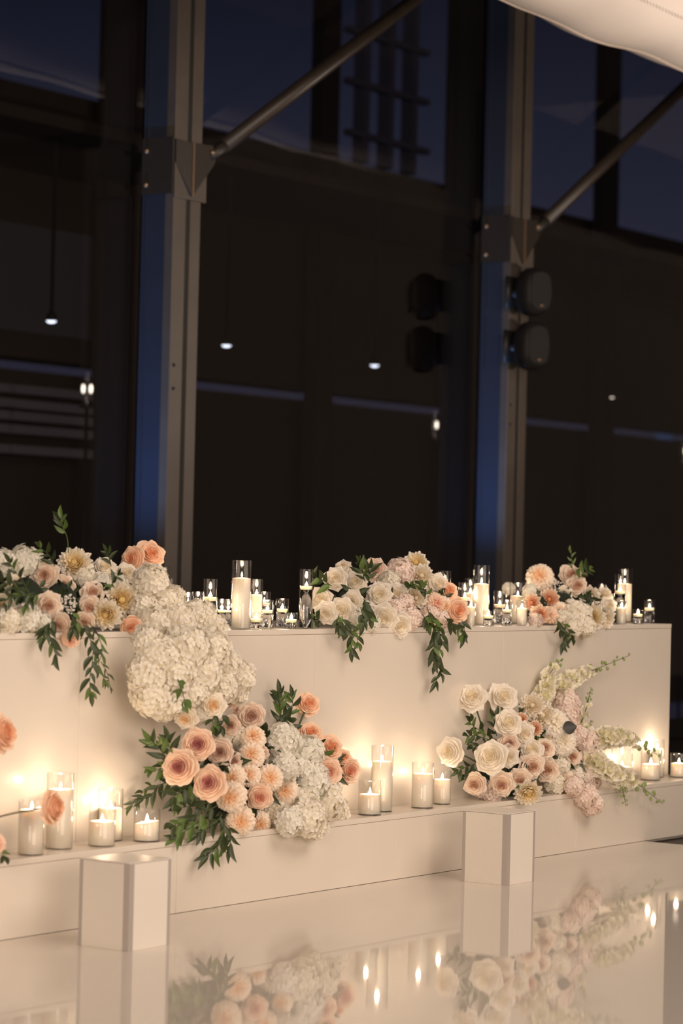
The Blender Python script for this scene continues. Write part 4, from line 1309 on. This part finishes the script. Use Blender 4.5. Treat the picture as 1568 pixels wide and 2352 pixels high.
sprig(t2, [(975, 1375), (978, 1362), (972, 1350)], Y1 + 0.02, 4, 26, 'leaf_mid', droop=0.1, width=0.4)

# --- 5. tabletop, right
T3F = [
    ('carn', 'carn', 1240, 1327, 29, (-0.1, 0.3)), ('dah', 'pdahlia', 1261, 1377, 26, (-0.05, 0.05)), ('dah', 'pdahlia', 1221, 1384, 22, (-0.3, 0)), ('dah', 'pdahlia', 1240, 1412, 24, (-0.1, -0.25)),
    ('gyp', 'hwhite', 1272, 1346, 20), ('gyp', 'hwhite', 1225, 1356, 16), ('hyd', 'hwhite', 1216, 1358, 16), ('star', 'blush', 1310, 1322, 25, (0, 0.4)), ('rose', 'blush', 1324, 1346, 24, (0.05, 0.15)),
    ('carn', 'carn', 1284, 1402, 18), ('rose', 'creamcarn', 1294, 1366, 20, (0, 0.1)), ('hyd', 'hcream', 1321, 1414, 34), ('dah', 'white', 1356, 1370, 25), ('dah', 'white', 1386, 1374, 26),
    ('dah', 'dahlia', 1357, 1418, 33, (0, -0.1)), ('dah', 'white', 1388, 1420, 28, (0.2, -0.2)), ('rose', 'white', 1396, 1392, 21, (0.3, 0)), ('hyd', 'hcream', 1314, 1440, 22), ('hyd', 'hcream', 1345, 1440, 22),
    ('hyd', 'hwhite', 1168, 1352, 14, None, 0.18), ('hyd', 'htaupe', 1229, 1425, 16), ('carn', 'pinkpeach', 1262, 1412, 18), ('hyd', 'hcream', 1290, 1420, 20),
]
t3, _ = arrange('tabletop_flowers', 'peach dahlia and white bloom arrangement near the right table end', (8.95, Y1 + 0.1, ZT), y_top, (1310, 1380), (120, 90), T3F, 'flower arrangements')
foliage_core(t3, [(1235, 1390, 32, Y1 + 0.12), (1290, 1385, 38, Y1 + 0.12), (1345, 1385, 38, Y1 + 0.12), (1390, 1395, 28, Y1 + 0.12)], 50, 26, 0.36)
sprig(t3, [(1278, 1420), (1285, 1440), (1298, 1460), (1294, 1480)], Y1 - 0.05, 9, 28, droop=0.5)
sprig(t3, [(1290, 1430), (1305, 1448), (1312, 1465)], Y1 - 0.05, 6, 26, droop=0.5)
sprig(t3, [(1326, 1330, 0.12), (1340, 1318, 0.12), (1352, 1308, 0.12)], Y1, 6, 34, 'leaf_mid', droop=-0.15, width=0.26)
sprig(t3, [(1314, 1310, 0.12), (1313, 1290, 0.12), (1311, 1270, 0.12)], Y1, 5, 18, 'leaf_mid', droop=-0.2, stem='leaf_mid')
sprig(t3, [(1330, 1385), (1336, 1392), (1344, 1395)], Y1 - 0.02, 3, 20, 'leaf_mid', droop=0.1, width=0.4)
sprig(t3, [(1390, 1398), (1384, 1404), (1380, 1412)], Y1 - 0.0, 3, 18, droop=0.1, width=0.45)

# --- 6. ledge, right: white roses, blush roses, pink stock, delphinium spikes
yR = bulge(1220, 1740, 260, 170, 0.12)
RF = [
    ('star', 'white', 1083, 1602, 32, (-0.15, 0.25), 0.03), ('star', 'white', 1154, 1602, 32, (0.1, 0.4), 0.02), ('rose', 'white', 1034, 1727, 33, (-0.4, 0.05)), ('rose', 'white', 1128, 1739, 38, (-0.15, 0.1), -0.04),
    ('star', 'white', 1164, 1738, 26, (0.2, 0)), ('rose', 'white', 1166, 1662, 32, (-0.05, 0.2)), ('star', 'white', 1201, 1686, 26, (0.1, -0.1)), ('dah', 'white', 1222, 1620, 30, (-0.1, 0.3)),
    ('dah', 'white', 1246, 1643, 32, (0, 0.25)), ('carn', 'white', 1270, 1664, 33), ('carn', 'white', 1286, 1704, 32), ('cup', 'white', 1220, 1724, 28, (0, 0.4)), ('rose', 'white', 1262, 1690, 22),
    ('rose', 'toffee', 1168, 1709, 24, (0, 0.35)), ('rose', 'blush', 1248, 1719, 26, (0.05, 0.2)), ('star', 'blush', 1221, 1760, 28, (0, 0.05), -0.02), ('star', 'blush', 1256, 1768, 26, (0.1, 0)), ('rose', 'blush', 1312, 1739, 22, (0.2, 0.1)),
    ('star', 'blush', 1192, 1792, 27, (0, -0.05), -0.03), ('star', 'blush', 1151, 1801, 28, (-0.1, -0.1), -0.03), ('rose', 'blush', 1090, 1801, 27, (-0.35, -0.1)), ('carn', 'carn', 1296, 1794, 24),
    ('dah', 'pdahlia', 1197, 1651, 16), ('dah', 'pdahlia', 1227, 1673, 20), ('dah', 'dahlia', 1214, 1822, 33, (0, -0.45)), ('hyd', 'htaupe', 1126, 1822, 25), ('hyd', 'htaupe', 1106, 1818, 16),
    ('hyd', 'hpink', 1299, 1612, 29), ('hyd', 'hpink', 1303, 1642, 28), ('hyd', 'hpink', 1322, 1690, 26), ('hyd', 'hpink', 1345, 1708, 28), ('hyd', 'hpink', 1352, 1742, 28), ('hyd', 'hpink', 1342, 1772, 27), ('hyd', 'hpink', 1352, 1795, 26),
    ('hyd', 'hpink', 1345, 1828, 26), ('hyd', 'hpink', 1360, 1848, 24), ('hyd', 'hcream', 1282, 1756, 24), ('hyd', 'hcream', 1275, 1800, 24), ('hyd', 'hcream', 1320, 1780, 22), ('hyd', 'hpink', 1322, 1745, 22, None, 0.02), ('hyd', 'hpink', 1318, 1805, 22),
]
rf, ro_ = arrange('ledge_flowers', 'white and blush rose arrangement with pale flower spikes on the right ledge', (8.55, Y1 - 0.09, ZL), yR, (1220, 1730), (200, 160), RF, 'flower arrangements')
for idx, end in ((0, (1112, 1688)), (1, (1150, 1680)), (2, (1096, 1752))):
    o, p = ro_[idx]
    stem_to(o, rf, p, on_y(end[0], end[1], p.y - 0.02), 0.0032)
foliage_core(rf, [(1120, 1770, 38, Y1 - 0.08), (1170, 1750, 46, Y1 - 0.09), (1230, 1740, 50, Y1 - 0.10), (1290, 1740, 42, Y1 - 0.09), (1210, 1690, 38, Y1 - 0.08), (1160, 1800, 28, Y1 - 0.07), (1330, 1770, 30, Y1 - 0.08)], 150, 32, 0.36)
sprig(rf, [(1150, 1705), (1120, 1698), (1095, 1690), (1075, 1690)], Y1 - 0.08, 9, 32, droop=0.1)
sprig(rf, [(1140, 1700), (1112, 1685), (1090, 1670), (1078, 1658)], Y1 - 0.07, 8, 30, droop=0.0)
sprig(rf, [(1140, 1690), (1135, 1665), (1138, 1645)], Y1 - 0.06, 7, 26, droop=0.1, width=0.36)
sprig(rf, [(1130, 1710), (1105, 1712), (1085, 1718)], Y1 - 0.09, 6, 30, 'leaf_dark', droop=0.2)
sprig(rf, [(1090, 1755), (1070, 1762), (1052, 1770)], Y1 - 0.08, 6, 28, droop=0.3)
sprig(rf, [(1095, 1765), (1080, 1778), (1068, 1785)], Y1 - 0.08, 5, 28, droop=0.3)
sprig(rf, [(1200, 1660), (1192, 1640), (1198, 1628)], Y1 - 0.07, 4, 22, droop=0.0, width=0.4)
sprig(rf, [(1215, 1705), (1235, 1690), (1250, 1678)], Y1 - 0.14, 4, 22, droop=0.1, width=0.4)
sprig(rf, [(1180, 1808), (1205, 1812), (1215, 1816)], Y1 - 0.20, 3, 22, 'leaf_mid', droop=0.3, width=0.4)
dl = put_leaf(rf, on_y(1292, 1672, Y1 - 0.20) - rf.location, RT * 1.0 + UP * 0.12, -FW + UP * 0.2, px2m(32, on_y(1292, 1672, Y1)), 'leaf_black', 0.95, 0)
spike(rf, [(1240, 1628), (1252, 1585), (1262, 1548), (1290, 1513)], Y1 - 0.06, 20, 20, hi=0.78)
spike(rf, [(1280, 1600), (1310, 1560), (1360, 1540), (1446, 1505)], Y1 - 0.07, 26, 22, buds=12, hi=0.66)
spike(rf, [(1335, 1660), (1348, 1620), (1352, 1600), (1360, 1580)], Y1 - 0.06, 6, 13, buds=12, hi=0.40)
spike(rf, [(1330, 1712), (1390, 1694, -0.07), (1440, 1695, -0.11), (1510, 1734, -0.12)], Y1 - 0.10, 34, 25, buds=10, hi=0.78)
spike(rf, [(1340, 1745, -0.03), (1390, 1768, -0.10), (1450, 1792, -0.13), (1522, 1846, -0.13)], Y1 - 0.10, 32, 25, buds=12, hi=0.70)
spike(rf, [(1385, 1760), (1410, 1780, -0.06), (1428, 1810, -0.09), (1437, 1852, -0.09)], Y1 - 0.13, 11, 18, buds=8, hi=0.60)
spike(rf, [(1335, 1690), (1348, 1670), (1360, 1655)], Y1 - 0.12, 4, 11, buds=5, hi=0.5)

# --- 7. foreground blooms at the left edge of the photograph
FF = [('rose', 'peach', 2, 1684, 46, (1.5, 0.25)), ('rose', 'peach', 116, 1854, 42, (2.6, 0.1)), ('carn', 'pinkpeach', -14, 1938, 24, (0.4, 0.0)), ('rose', 'pinkpeach', -70, 1760, 40), ('hyd', 'hwhite', -95, 1840, 48), ('hyd', 'hcream', -100, 1900, 45), ('rose', 'blush', -60, 1900, 36)]
def yF(px, py, r):
    return Y0 - 0.10
ff, fo_ = arrange('ledge_flowers', 'blurred peach blooms reaching in at the left edge of the photo', (5.22, Y0 - 0.02, ZL), yF, (-60, 1820), (180, 140), FF, 'flower arrangements')
o, p = fo_[1]
stem_to(o, ff, p, on_y(-60, 1893, p.y), 0.0026, 'stem_brown')
o, p = fo_[0]
stem_to(o, ff, p, on_y(-70, 1745, p.y), 0.0026)
o, p = fo_[2]
stem_to(o, ff, p, on_y(-70, 1905, p.y), 0.0026)
foliage_core(ff, [(-90, 1830, 60, Y0 - 0.02), (-90, 1900, 60, Y0 + 0.02)], 40, 40)
sprig(ff, [(-40, 1905), (-10, 1935), (8, 1965)], Y0 - 0.1, 4, 34, droop=0.5)
